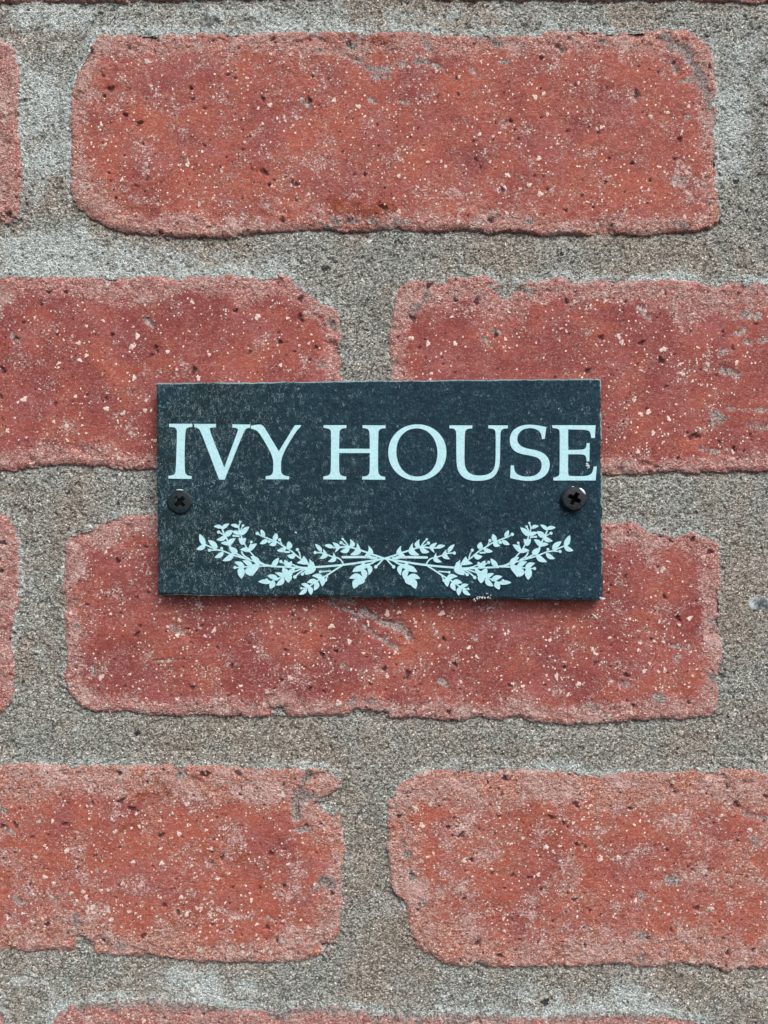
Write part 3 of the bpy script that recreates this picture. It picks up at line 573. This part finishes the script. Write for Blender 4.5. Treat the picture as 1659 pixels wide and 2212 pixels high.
def jag(c, sd, amp): return amp * ((fbm(c, c * 0 + 3, 4, sd, 4, 0.6) - 0.5) + 0.8 * np.maximum(0, fbm(c, c * 0 + 9, 1.8, sd + 1, 2) - 0.62))
# ragged cut edges
PX = PX + jag(PZ, 301, 0.5) * np.exp(-dl / 2) - np.abs(jag(PZ, 303, 1.3)) * np.exp(-dr / 2)
PZ = PZ + jag(PX, 305, 0.5) * np.exp(-db / 2) - jag(PX, 307, 0.5) * np.exp(-dt / 2)
edge = np.minimum(np.minimum(dl, dr), np.minimum(db, dt))
hp = PLATE_F + (fbm(PX, PZ, 9, 311, 3) - 0.5) * 0.14 + (fbm(PX, PZ, 0.9, 312, 2) - 0.5) * 0.10
bev = 0.35 + 0.9 * (fbm(PX, PZ, 5, 313, 3) > 0.52) * fbm(PX, PZ, 3, 314, 2)
rb = sstep(1.5, 0.0, dr) * (0.5 + 1.1 * sstep(0.4, 0.7, fbm(PX, PZ, 4.5, 315, 3)))
hp -= bev * 0.45 * sstep(0.8, 0, edge) + rb
chip = np.maximum(sstep(0.75, 0.1, dt) * 1.0 * (0.7 + 1.0 * fbm(PX, PZ, 9, 316, 2)),
                  sstep(0.6, 0.0, db) * 0.85 * fbm(PX, PZ, 6, 317, 3) * (1 + sstep(0.5, 0.0, U) * 0.5))
chip = np.maximum(chip, sstep(1.3, 0.2, dr) * 1.15 * fbm(PX, PZ, 4, 318, 3))
chip = np.maximum(chip, sstep(0.4, 0.0, dl) * 0.45)
chip = np.maximum(chip, 0.55 * sstep(0.30, 0, U) * sstep(0.14, 0, W_) * fbm(PX, PZ, 2, 319, 3) * 1.2)
weather = np.clip(1.15 - 1.9 * U + 0.35 * (0.5 - W_) + (fbm(PX, PZ, 25, 320, 3) - 0.5) * 0.9, 0, 1)
V = np.stack([PX / 1000, -hp / 1000, PZ / 1000], -1).reshape(-1, 3)
nb = len(V)
ring = [i * m for i in range(n)] + [(n - 1) * m + j for j in range(1, m)] + [i * m + m - 1 for i in range(n - 2, -1, -1)] + [j for j in range(m - 2, 0, -1)]
back = V[ring].copy(); back[:, 1] = -PLATE_B / 1000
V = np.concatenate([V, back]); rn = len(ring)
side = np.array([[ring[k], nb + k, nb + (k + 1) % rn, ring[(k + 1) % rn]] for k in range(rn)])
c4 = np.array([[nb, nb + n + m - 2 + n - 1, nb + n + m - 2, nb + n - 1]])
np_mesh('slate_plate', V, np.concatenate([grid_quads(n, m), side, c4]), M_SLATE, sign,
        dict(chip=np.concatenate([chip.ravel(), np.full(rn, 0.3)]), weather=np.concatenate([weather.ravel(), np.full(rn, 0.5)])), False)

# ------------------------------------------------------------------ lettering: outlines read off as polygons, holes as second loops
def prism(name, loops, y0, y1, mat, parent, label=None):
    cu = bpy.data.curves.new(name, 'CURVE'); cu.dimensions = '2D'; cu.fill_mode = 'BOTH'
    cu.extrude = (y1 - y0) / 2000.0; cu.bevel_depth = 0.0
    for lp in loops:
        sp = cu.splines.new('POLY'); sp.points.add(len(lp) - 1); sp.use_cyclic_u = True
        for p, (a0, b0) in zip(sp.points, lp): p.co = (a0 / 1000, b0 / 1000, 0, 1)
    tmp = bpy.data.objects.new('tmp', cu)
    me = bpy.data.meshes.new_from_object(tmp)
    bpy.data.objects.remove(tmp); bpy.data.curves.remove(cu)
    o_ = origin(parent)
    ym = -(y0 + y1) / 2000.0
    for v in me.vertices:
        a0, b0, c0 = v.co; v.co = (a0 - o_.x, ym + c0 - o_.y, b0 - o_.z)
    me.name = name; me.update()
    return link_mesh(name, me, mat, parent, label=label)
def smooth(pts, keep_sharp=35, it=2):
    """Chaikin corner cutting on shallow corners only"""
    for _ in range(it):
        out = []; N_ = len(pts)
        for i in range(N_):
            p, c, nx_ = pts[i - 1], pts[i], pts[(i + 1) % N_]
            a1 = math.atan2(c[1] - p[1], c[0] - p[0]); a2 = math.atan2(nx_[1] - c[1], nx_[0] - c[0])
            t = abs((math.degrees(a2 - a1) + 180) % 360 - 180)
            if t > keep_sharp: out.append(c)
            else:
                out.append((c[0] * .75 + p[0] * .25, c[1] * .75 + p[1] * .25)); out.append((c[0] * .75 + nx_[0] * .25, c[1] * .75 + nx_[1] * .25))
        pts = out
    return pts
def z1(p): return (sx(600 + p[0] / 1.8433), sz(1460 + p[1] / 1.8433))
def z2(p): return (sx(1500 + p[0] / 1.8433), sz(1460 + p[1] / 1.8433))
def ell(cx, cy, rx, ry, rot=0, sq=1.0, n_=72):
    o_ = []
    for k in range(n_):
        t = 2 * math.pi * k / n_
        c, s_ = math.cos(t), math.sin(t)
        c = math.copysign(abs(c) ** sq, c); s_ = math.copysign(abs(s_) ** sq, s_)
        x_, y_ = rx * c, ry * s_
        o_.append((cx + x_ * math.cos(rot) - y_ * math.sin(rot), cy + x_ * math.sin(rot) + y_ * math.cos(rot)))
    return o_
LET = [
 ('I', z1, [[(122,385),(290,385),(290,408),(262,410),(247,418),(240,440),(233,600),(236,735),(243,752),(262,762),(286,764),(284,785),(116,782),(118,762),(145,760),(163,750),(170,735),(175,600),(180,440),(174,420),(160,410),(122,408)]]),
 ('V', z1, [[(305,386),(462,386),(460,411),(430,412),(416,418),(416,435),(522,703),(620,440),(622,424),(608,414),(580,412),(581,389),(710,390),(709,414),(682,418),(664,440),(525,790),(485,790),(352,440),(335,418),(305,408)]]),
 ('Y', z1, [[(715,399),(780,388),(800,395),(825,430),(918,585),(1022,415),(1036,395),(1080,395),(1078,405),(1045,435),(936,618),(932,720),(940,750),(965,763),(993,766),(992,788),(822,787),(823,765),(850,763),(872,750),(878,720),(878,622),(780,455),(750,428),(715,420)]]),
 ('H', z1, [[(1243,395),(1409,395),(1408,416),(1380,418),(1362,430),(1357,450),(1355,566),(1578,566),(1577,450),(1570,430),(1555,418),(1525,416),(1525,395),(1692,397),(1692,417),(1663,419),(1645,431),(1639,451),(1637,720),(1642,748),(1660,765),(1690,770),(1690,791),(1522,789),(1523,768),(1555,765),(1573,750),(1578,720),(1578,597),(1355,597),(1355,720),(1360,748),(1375,763),(1408,768),(1406,790),(1240,788),(1242,766),(1270,763),(1290,750),(1296,720),(1298,450),(1293,430),(1275,418),(1243,415)]]),
 ('O', z2, [ell(264, 593, 211, 204, 0, 0.97), ell(261, 593, 149, 175, -0.07, 0.95)]),
 ('U', z2, [[(497,396),(663,397),(662,418),(635,420),(615,430),(608,455),(606,600),(606,660),(612,705),(635,740),(675,758),(725,762),(780,752),(815,725),(830,680),(833,600),(833,455),(828,430),(808,419),(779,418),(780,396),(921,397),(920,418),(890,420),(872,432),(866,460),(864,640),(858,700),(835,755),(790,788),(720,800),(650,797),(595,775),(560,730),(548,670),(547,600),(547,450),(540,430),(525,418),(497,418)]]),
 ('S', z2, [[(1200,408),(1188,495),(1168,495),(1164,462),(1148,435),(1110,418),(1075,415),(1030,425),(998,455),(988,490),(992,520),(1015,548),(1060,565),(1130,577),(1185,600),(1215,635),(1226,675),(1220,720),(1195,760),(1150,788),(1095,800),(1030,797),(975,787),(938,778),(942,687),(965,687),(968,725),(985,750),(1020,765),(1070,770),(1120,760),(1155,732),(1168,695),(1163,655),(1140,632),(1095,617),(1020,605),(970,585),(942,550),(933,505),(940,460),(970,420),(1020,397),(1075,390),(1130,395)]]),
 ('E', z2, [[(1242,395),(1558,396),(1552,488),(1525,488),(1522,455),(1510,435),(1480,428),(1358,425),(1358,575),(1465,573),(1482,565),(1490,550),(1493,525),(1514,525),(1512,658),(1493,658),(1490,630),(1480,612),(1460,606),(1358,606),(1357,740),(1362,760),(1380,765),(1480,765),(1515,757),(1535,738),(1545,695),(1566,695),(1558,796),(1252,796),(1250,776),(1275,771),(1292,760),(1297,740),(1298,450),(1293,428),(1275,418),(1243,414)]])]
for ch_, zf, loops in LET:
    lp2 = [[zf(p) for p in (lp if ch_ == 'O' else smooth(lp, 50))] for lp in loops]
    prism('letter', lp2, PLATE_F - 0.2, PLATE_F + 0.10, M_PRINT, sign, 'capital letter ' + ch_)

# ------------------------------------------------------------------ leaf ornament (left spray; the right one mirrors it)
def a3(x, y): return (600 + x / 2.765, 1860 + y / 2.765, 1 / 2.765)
def a4(x, y): return (1000 + x / 2.9625, 2000 + y / 2.9625, 1 / 2.9625)
LEAF = [  # (zoom, base, tip, width, bend)
 (a3,(572,795),(515,670),64,-.02),(a3,(578,785),(478,838),56,-.1),(a3,(706,828),(607,738),62,.05),(a3,(775,868),(678,928),54,-.08),
 (a3,(765,600),(670,588),46,.05),(a3,(757,616),(838,558),44,-.05),(a3,(790,692),(874,630),66,0),(a3,(808,690),(702,735),54,-.1),
 (a3,(838,785),(747,770),44,.08),(a3,(825,800),(907,718),58,-.1),(a3,(938,598),(853,572),42,.08),(a3,(968,682),(1056,590),60,-.06),
 (a3,(968,668),(868,642),48,0),(a3,(990,788),(940,712),62,.1),(a3,(975,788),(1018,714),58,-.1),(a3,(1050,858),(1138,775),58,-.08),
 (a3,(1065,858),(955,842),52,.1),(a3,(912,890),(835,808),52,0),(a3,(928,872),(850,812),46,0),(a3,(885,880),(765,962),64,-.1),
 (a3,(1000,1040),(895,975),58,.1),(a3,(966,1025),(970,1158),84,0),(a3,(1090,1035),(982,960),58,.1),(a3,(1050,1030),(1068,1127),84,.1),
 (a3,(1165,1005),(1070,912),66,.08),(a3,(1160,1000),(1085,1130),92,.18),
 (a4,(212,688),(292,580),64,0),(a4,(122,335),(82,250),52,0),(a4,(158,368),(70,418),54,-.05),(a4,(238,385),(266,295),64,.0),
 (a4,(262,385),(180,432),58,-.15),(a4,(378,465),(267,497),54,-.1),(a4,(415,480),(405,390),72,.05),(a4,(490,545),(388,556),64,-.15),
 (a4,(645,650),(500,642),58,.1),(a4,(625,655),(580,558),64,-.15),(a4,(598,778),(648,598),98,.30),(a4,(615,760),(690,625),90,.1),
 (a4,(410,700),(355,605),64,0),(a4,(400,700),(440,618),52,0),(a4,(395,790),(335,698),78,0),(a4,(400,775),(478,700),56,0),
 (a4,(380,770),(405,870),92,-.1),(a4,(360,805),(252,757),50,.05),(a4,(350,810),(258,903),66,-.12),(a4,(285,840),(155,790),62,.08),
 (a4,(190,872),(50,860),56,.05),(a4,(228,845),(190,942),76,-.05),(a4,(440,735),(380,800),80,0),
 (a4,(810,850),(675,793),66,.2),(a4,(775,800),(795,915),72,-.15),(a4,(750,880),(620,868),66,.15),(a4,(730,850),(700,962),66,-.15),
 (a4,(650,935),(550,885),52,.1),(a4,(640,915),(665,1015),64,-.1),(a4,(618,935),(527,1010),54,-.08),
 (a4,(790,512),(713,420),50,.05),(a4,(768,594),(806,478),66,.36),(a4,(862,627),(926,518),60,.36),
 (a4,(925,462),(822,435),50,.05),(a4,(946,520),(920,400),50,.40),(a4,(1005,470),(918,402),44,0),(a4,(1115,465),(1008,510),62,-.12),
 (a4,(1105,475),(1120,362),62,.33),(a4,(1125,548),(1200,405),78,.36),(a4,(1290,560),(1332,437),70,.40),(a4,(1420,590),(1300,560),40,0),
 (a4,(1318,655),(1338,785),62,-.2),(a4,(1320,690),(1192,708),58,.1),(a4,(1290,700),(1148,745),74,.1),(a4,(1255,705),(1285,845),74,-.15),
 (a4,(1255,800),(1112,820),68,.1),(a4,(1235,780),(1200,900),96,-.25),(a4,(1205,825),(1165,940),86,0),(a4,(1310,660),(1240,700),60,.1)]
STEM = [  # (zoom, width, points)
 (a3,15,[(572,785),(640,815),(690,840),(770,853),(870,897),(960,925),(1080,958),(1200,1005),(1300,1018)]),
 (a3,13,[(625,847),(700,845)]),(a3,12,[(755,828),(772,858)]),(a3,13,[(725,650),(790,690)]),(a3,17,[(758,605),(775,660),(812,725),(838,790),(870,850),(910,885),(1000,930)]),
 (a3,14,[(957,545),(935,595),(960,670),(978,725),(1030,830),(1060,860),(1130,940),(1200,998),(1300,1018)]),(a3,13,[(985,582),(962,625),(960,670)]),
 (a3,12,[(1078,760),(1050,830)]),(a3,16,[(970,860),(990,905),(1060,945)]),(a3,14,[(905,1036),(1000,1030),(1100,1022),(1300,1018)]),(a3,18,[(880,690),(950,695)]),
 (a4,16,[(40,297),(80,325),(150,350),(210,375),(270,395),(350,450),(400,480),(440,505),(500,560),(570,612),(640,670)]),
 (a4,12,[(178,393),(225,385)]),(a4,13,[(300,372),(332,440)]),(a4,20,[(349,512),(420,515)]),(a4,14,[(506,487),(530,525),(545,580)]),
 (a4,23,[(640,692),(735,690),(1050,665),(1400,612),(1525,588)]),(a4,20,[(200,682),(350,687),(480,697),(620,697)]),
 (a4,15,[(315,625),(352,650)]),(a4,15,[(440,655),(520,690),(620,697)]),(a4,16,[(185,868),(260,832),(340,800),(420,765),(520,722),(620,697)]),
 (a4,16,[(478,803),(530,750),(625,702)]),(a4,16,[(565,772),(630,710)]),(a4,14,[(148,840),(190,858)]),
 (a4,18,[(1035,668),(960,713),(860,780),(790,820),(720,862),(650,912),(600,940)]),(a4,15,[(775,745),(830,740),(900,735)]),(a4,15,[(835,838),(855,805),(858,778)]),(a4,12,[(553,938),(600,935)]),
 (a4,28,[(1040,575),(1300,570),(1440,588)]),(a4,16,[(1050,665),(1015,605),(980,582),(880,560),(800,522),(715,520)]),
 (a4,20,[(1525,590),(1400,548),(1300,513),(1190,475),(1100,452),(1000,460),(920,462)]),(a4,14,[(1017,405),(1060,432),(1110,452)]),(a4,15,[(1035,362),(1072,400),(1105,450)]),
 (a4,17,[(1422,684),(1460,650),(1505,598)]),(a4,20,[(1525,590),(1430,608),(1370,650),(1300,665),(1250,690)])]
BERRY = [(a3,623,847,17),(a3,755,825,15),(a3,722,650,17),(a3,957,540,13),(a3,987,580,14),(a3,1078,757,14),(a3,900,1035,17),(a3,1300,1020,14),(a3,885,690,12),
 (a4,40,297,20),(a4,178,393,19),(a4,300,371,18),(a4,506,485,18),(a4,315,625,18),(a4,478,803,20),(a4,565,770,19),(a4,148,838,16),(a4,775,745,15),(a4,834,841,20),(a4,553,937,13),
 (a4,715,520,19),(a4,1017,405,19),(a4,1036,362,14),(a4,1422,686,20),(a4,1035,575,13)]
CC = (1515.0, 2199.0)
def orn(px, py, mir):
    x_, y_ = px - CC[0], py - CC[1] - (px - CC[0]) * 0.0035
    if mir: x_ = -x_
    y_ += x_ * 0.0035
    return sx(CC[0] + x_), sz(CC[1] + y_)
def build_spray(mir, lift, label):
    Vv, Ff = [], []; cnt = [0]
    def face(loop):
        if mir: loop = loop[::-1]
        k = cnt[0]; cnt[0] += 1
        top = PLATE_F + 0.085 + lift + 0.0022 * k; bot = PLATE_F - 0.2
        o_ = len(Vv); N_ = len(loop)
        for (x_, z_) in loop: Vv.append((x_ / 1000, -top / 1000, z_ / 1000))
        for (x_, z_) in loop: Vv.append((x_ / 1000, -bot / 1000, z_ / 1000))
        Ff.append(tuple(range(o_, o_ + N_)))
        for i in range(N_): Ff.append((o_ + i, o_ + N_ + i, o_ + N_ + (i + 1) % N_, o_ + (i + 1) % N_))
    for zf, w_, pts in STEM:
        P = [zf(*p)[:2] for p in pts]; hw = w_ * zf(0, 0)[2] / 2
        # resample as a smooth curve
        for _ in range(2):
            if len(P) > 2:
                N = [P[0]]
                for i in range(len(P) - 1):
                    p, q_ = P[i], P[i + 1]
                    N += [(p[0] * .75 + q_[0] * .25, p[1] * .75 + q_[1] * .25), (p[0] * .25 + q_[0] * .75, p[1] * .25 + q_[1] * .75)]
                P = N + [P[-1]]
        Lf, Rt = [], []
        for i in range(len(P)):
            p, q_ = P[max(i - 1, 0)], P[min(i + 1, len(P) - 1)]
            dx, dy = q_[0] - p[0], q_[1] - p[1]; l_ = math.hypot(dx, dy) or 1
            Lf.append((P[i][0] - dy / l_ * hw, P[i][1] + dx / l_ * hw)); Rt.append((P[i][0] + dy / l_ * hw, P[i][1] - dx / l_ * hw))
        for i in range(len(P) - 1):                                   # short convex pieces share a height
            if i: cnt[0] -= 1
            face([orn(*p, mir) for p in (Lf[i], Lf[i + 1], Rt[i + 1], Rt[i])])
    for zf, b_, t_, w_, bend in LEAF:
        bx, by, s_ = zf(*b_); tx, ty, _ = zf(*t_)
        dx, dy = tx - bx, ty - by; l_ = math.hypot(dx, dy); nx_, ny_ = -dy / l_, dx / l_
        hw = w_ * s_ / 2; up_, dn = [], []
        N_ = 14
        for i in range(N_ + 1):
            t = i / N_
            wd = hw * 0.93 * (math.sin(math.pi * t ** 0.80) ** 0.78 if 0 < t < 1 else 0)
            off = bend * 4 * t * (1 - t) * l_
            # bend to the viewer's right of base->tip when positive
            mx, my = bx + dx * t - nx_ * off * -1, by + dy * t - ny_ * off * -1
            up_.append((mx + nx_ * wd, my + ny_ * wd)); dn.append((mx - nx_ * wd, my - ny_ * wd))
        face([orn(*p, mir) for p in (dn + up_[-2:0:-1])])
    for zf, x_, y_, r in BERRY:
        bx, by, s_ = zf(x_, y_)
        face([orn(bx + r * s_ * math.cos(-t * math.pi / 8), by + r * s_ * math.sin(-t * math.pi / 8), mir) for t in range(16)])
    o_ = origin(sign)
    me = bpy.data.meshes.new('leaf_spray')
    me.from_pydata([(v[0] - o_.x, v[1] - o_.y, v[2] - o_.z) for v in Vv], [], Ff); me.update()
    link_mesh('leaf_spray', me, M_PRINT, sign, label=label)
build_spray(False, 0.0, 'left spray of the leaf ornament')
build_spray(True, 0.003, 'right spray of the leaf ornament')

# ------------------------------------------------------------------ screws
def make_screw(px, py, r, thick, cross, arm, rim, tilt, dent, mat, label):
    """pan head built in polar rings with a real cross recess; r, thick in mm"""
    y0 = PLATE_F - 0.05
    k = (CAM * 1000 - PLATE_F - thick) / (CAM * 1000)
    cx, cz = mmx(px * NP) * k, mmz(py * NP) * k
    nr, ns = 70, 160
    rr = np.linspace(0.01, 1, nr) ** 0.9 * r; th = np.linspace(0, 2 * np.pi, ns, endpoint=False)
    R_, T = np.meshgrid(rr, th, indexing='ij')
    x = R_ * np.cos(T); z = R_ * np.sin(T)
    ca, sa = math.cos(cross), math.sin(cross)
    u, v = x * ca + z * sa, -x * sa + z * ca
    hh = y0 + thick - 0.35 * (R_ / r) ** 2 - rim * sstep(0.86, 1.0, R_ / r)
    def armf(a_, b_):
        wdt = 0.56 + 0.12 * (1 - np.abs(a_) / arm)
        return sstep(wdt + 0.10, wdt - 0.08, np.abs(b_)) * sstep(arm + 0.12, arm - 0.15, np.abs(a_))
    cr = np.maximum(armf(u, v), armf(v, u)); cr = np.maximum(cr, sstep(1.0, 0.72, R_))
    hh = hh - cr * (thick - 0.12)
    hh += (fbm(x + 9, z + 9, 1.1, 401 + dent, 3) - 0.5) * 0.10 + tilt[0] * x + tilt[1] * z
    jr = 1 + 0.05 * dent * (fbm(np.cos(T) * 2 + 5, np.sin(T) * 2 + 5, 1.0, 410, 2) - 0.5) * sstep(0.6, 1, R_ / r)
    X = cx + x * jr; Z = cz + z * jr
    Vl = [np.stack([X, -hh, Z], -1).reshape(-1, 3)]
    # under the head: edge, then the shank going back through the slate
    prev = (nr - 1) * ns
    for (rad, yy) in ((1.0, None), (0.97, 'low'), (0.5, y0 + 0.0), (0.5, PLATE_B - 12)):
        if yy is None: yv = hh[-1] - thick * 0.55
        elif yy == 'low': yv = np.minimum(hh[-1] - thick * 0.75, y0 + 0.3) * 0 + y0 - 0.15
        else: yv = np.full(ns, yy)
        Vl.append(np.stack([cx + x[-1] * rad * jr[-1], -yv, cz + z[-1] * rad * jr[-1]], -1))
    V = np.concatenate(Vl) / 1000
    Qs = []
    for a_ in range(nr - 1 + 4):
        for b_ in range(ns):
            b2 = (b_ + 1) % ns
            Qs.append((a_ * ns + b_, (a_ + 1) * ns + b_, (a_ + 1) * ns + b2, a_ * ns + b2))
    o = np_mesh('screw', V, np.array(Qs), mat, sign, dict(recess_shade=np.concatenate([np.clip(cr * 1.3, 0, 1).ravel(), np.zeros(4 * ns)])), True, label)  # mask of the cross recess, where its deep shade is coloured in
    return cx, cz, y0, o
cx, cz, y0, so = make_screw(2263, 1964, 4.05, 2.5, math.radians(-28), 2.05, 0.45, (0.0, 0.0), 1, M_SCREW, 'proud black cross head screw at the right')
# bare metal where the rim is chipped: a curved sliver along the edge
def sliver(cx, cz, r, a0, a1, y, parent, wid):
    Vv, Qd = [], []; N_ = 20
    for i in range(N_ + 1):
        t = i / N_; a_ = math.radians(a0 + (a1 - a0) * t); ww = wid * math.sin(math.pi * min(1, t * 0.92 + 0.06)) ** 0.7
        for rad, yy in ((r - ww, y), (r + ww * 0.55, y - 0.05), (r + ww * 0.5, y - 0.7), (r - ww, y - 0.7)):
            Vv.append(((cx + rad * math.cos(a_)) / 1000, -yy / 1000, (cz + rad * math.sin(a_)) / 1000))
    for i in range(N_):
        for k in range(4): Qd.append((i * 4 + k, i * 4 + (k + 1) % 4, i * 4 + 4 + (k + 1) % 4, i * 4 + 4 + k))
    np_mesh('rim_chip', np.array(Vv), np.array(Qd), M_SILVER, parent, None, True)
sliver(cx, cz, 3.8, 64, 22, y0 + 2.28, so, 0.52)
sliver(cx, cz, 3.95, 103, 92, y0 + 2.2, so, 0.12)
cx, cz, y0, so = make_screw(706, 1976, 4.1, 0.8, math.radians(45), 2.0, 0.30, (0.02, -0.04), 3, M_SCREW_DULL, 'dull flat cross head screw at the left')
sliver(cx, cz, 3.95, 105, 72, y0 + 0.68, so, 0.2)

# ------------------------------------------------------------------ plaster crumbs on the slate
def crumbs(spots, lab):
    blobs('plaster_crumbs', [(sx(a_), sz(b_), PLATE_F - 0.05 + (y_ if y_ is not None else 0), r_, 0.45 * min(r_, .7), r_ * 0.7, dict(seed=k, ang=0.3 * k, rough=0.4)) for k, (a_, b_, r_, y_) in enumerate(spots)], M_PLASTER, sign, lab)
def p5(x, y): return (1500 + x / 2.9625, 2000 + y / 2.9625)
rs = np.random.RandomState(5)
sp = []
for (x_, y_, r_) in [(1235,998,.42),(1280,1018,.40),(1222,1012,.2),(1120,1048,.5),(1150,1046,.6),(1180,1048,.6),(1212,1050,.6),(1245,1048,.55),(1275,1052,.42),(1135,1035,.35),(1165,1038,.3),(1190,1036,.3),(1085,1072,.5),(1100,1085,.42),(1092,1060,.3),(1255,1035,.35),(1295,1008,.2),(1125,1062,.4)]:
    sp.append((*p5(x_, y_), r_ * 0.65, None))
crumbs(sp, 'white plaster crumbs on the bottom edge')
def p2(x, y): return (1500 + x / 1.8433, 1460 + y / 1.8433)
crumbs([(*p2(1495, 675), .42, 0.15), (*p2(1502, 690), .5, 0.15), (*p2(1508, 700), .35, 0.15), (*p2(1490, 686), .3, 0.15), (*p2(1500, 708), .25, .15), (*p2(1290,275),.22,.0)], 'white chip mark beside the letter E')
crumbs([(1900 + 1545/3.318, 1860 + 1640/3.318, .35, 0), (1900 + 1562/3.318, 1860 + 1650/3.318, .5, 0), (1900 + 1575/3.318, 1860 + 1660/3.318, .4, 0), (1900 + 1530/3.318, 1860 + 1635/3.318, .2, 0)], 'white crumbs on the lower right corner')
crumbs([(600 + 1560/2.765, 1860 + 657/2.765, .38, 0.0)], 'single white fleck above the left spray')

# ------------------------------------------------------------------ a sliver of straw on the brick under the sign
u0, v0 = Q9(515, 660); u1, v1 = Q9(550, 692)
stc = (mmx((u0 + u1) / 2) / 1000, -0.0004, mmz((v0 + v1) / 2) / 1000)
p0, p1 = np.array((mmx(u0), mmz(v0))), np.array((mmx(u1), mmz(v1)))
ax = (p1 - p0) / np.linalg.norm(p1 - p0); nrm = np.array((-ax[1], ax[0]))
Vv, Qd = [], []
for i in range(13):
    t = i / 12; c = p0 + (p1 - p0) * t + nrm * 0.12 * math.sin(3.1 * t)
    rr = 0.24 * (1 - 0.35 * t)
    for k in range(8):
        a_ = k * math.pi / 4
        pt = c + nrm * rr * math.cos(a_)
        Vv.append((pt[0] / 1000 - stc[0], -(0.45 + rr * math.sin(a_) + 0.1 * t) / 1000 - stc[1], pt[1] / 1000 - stc[2]))
for i in range(12):
    for k in range(8): Qd.append((i * 8 + k, i * 8 + (k + 1) % 8, i * 8 + 8 + (k + 1) % 8, i * 8 + 8 + k))
me = bpy.data.meshes.new('straw'); me.from_pydata(Vv, [], Qd + [tuple(range(8)), tuple(range(96, 104))]); me.update()
st = link_mesh('straw', me, M_STRAW, None, True); st.location = stc
st['label'] = 'tiny pale straw sliver stuck on the brick under the right end of the sign'; st['category'] = 'straw'
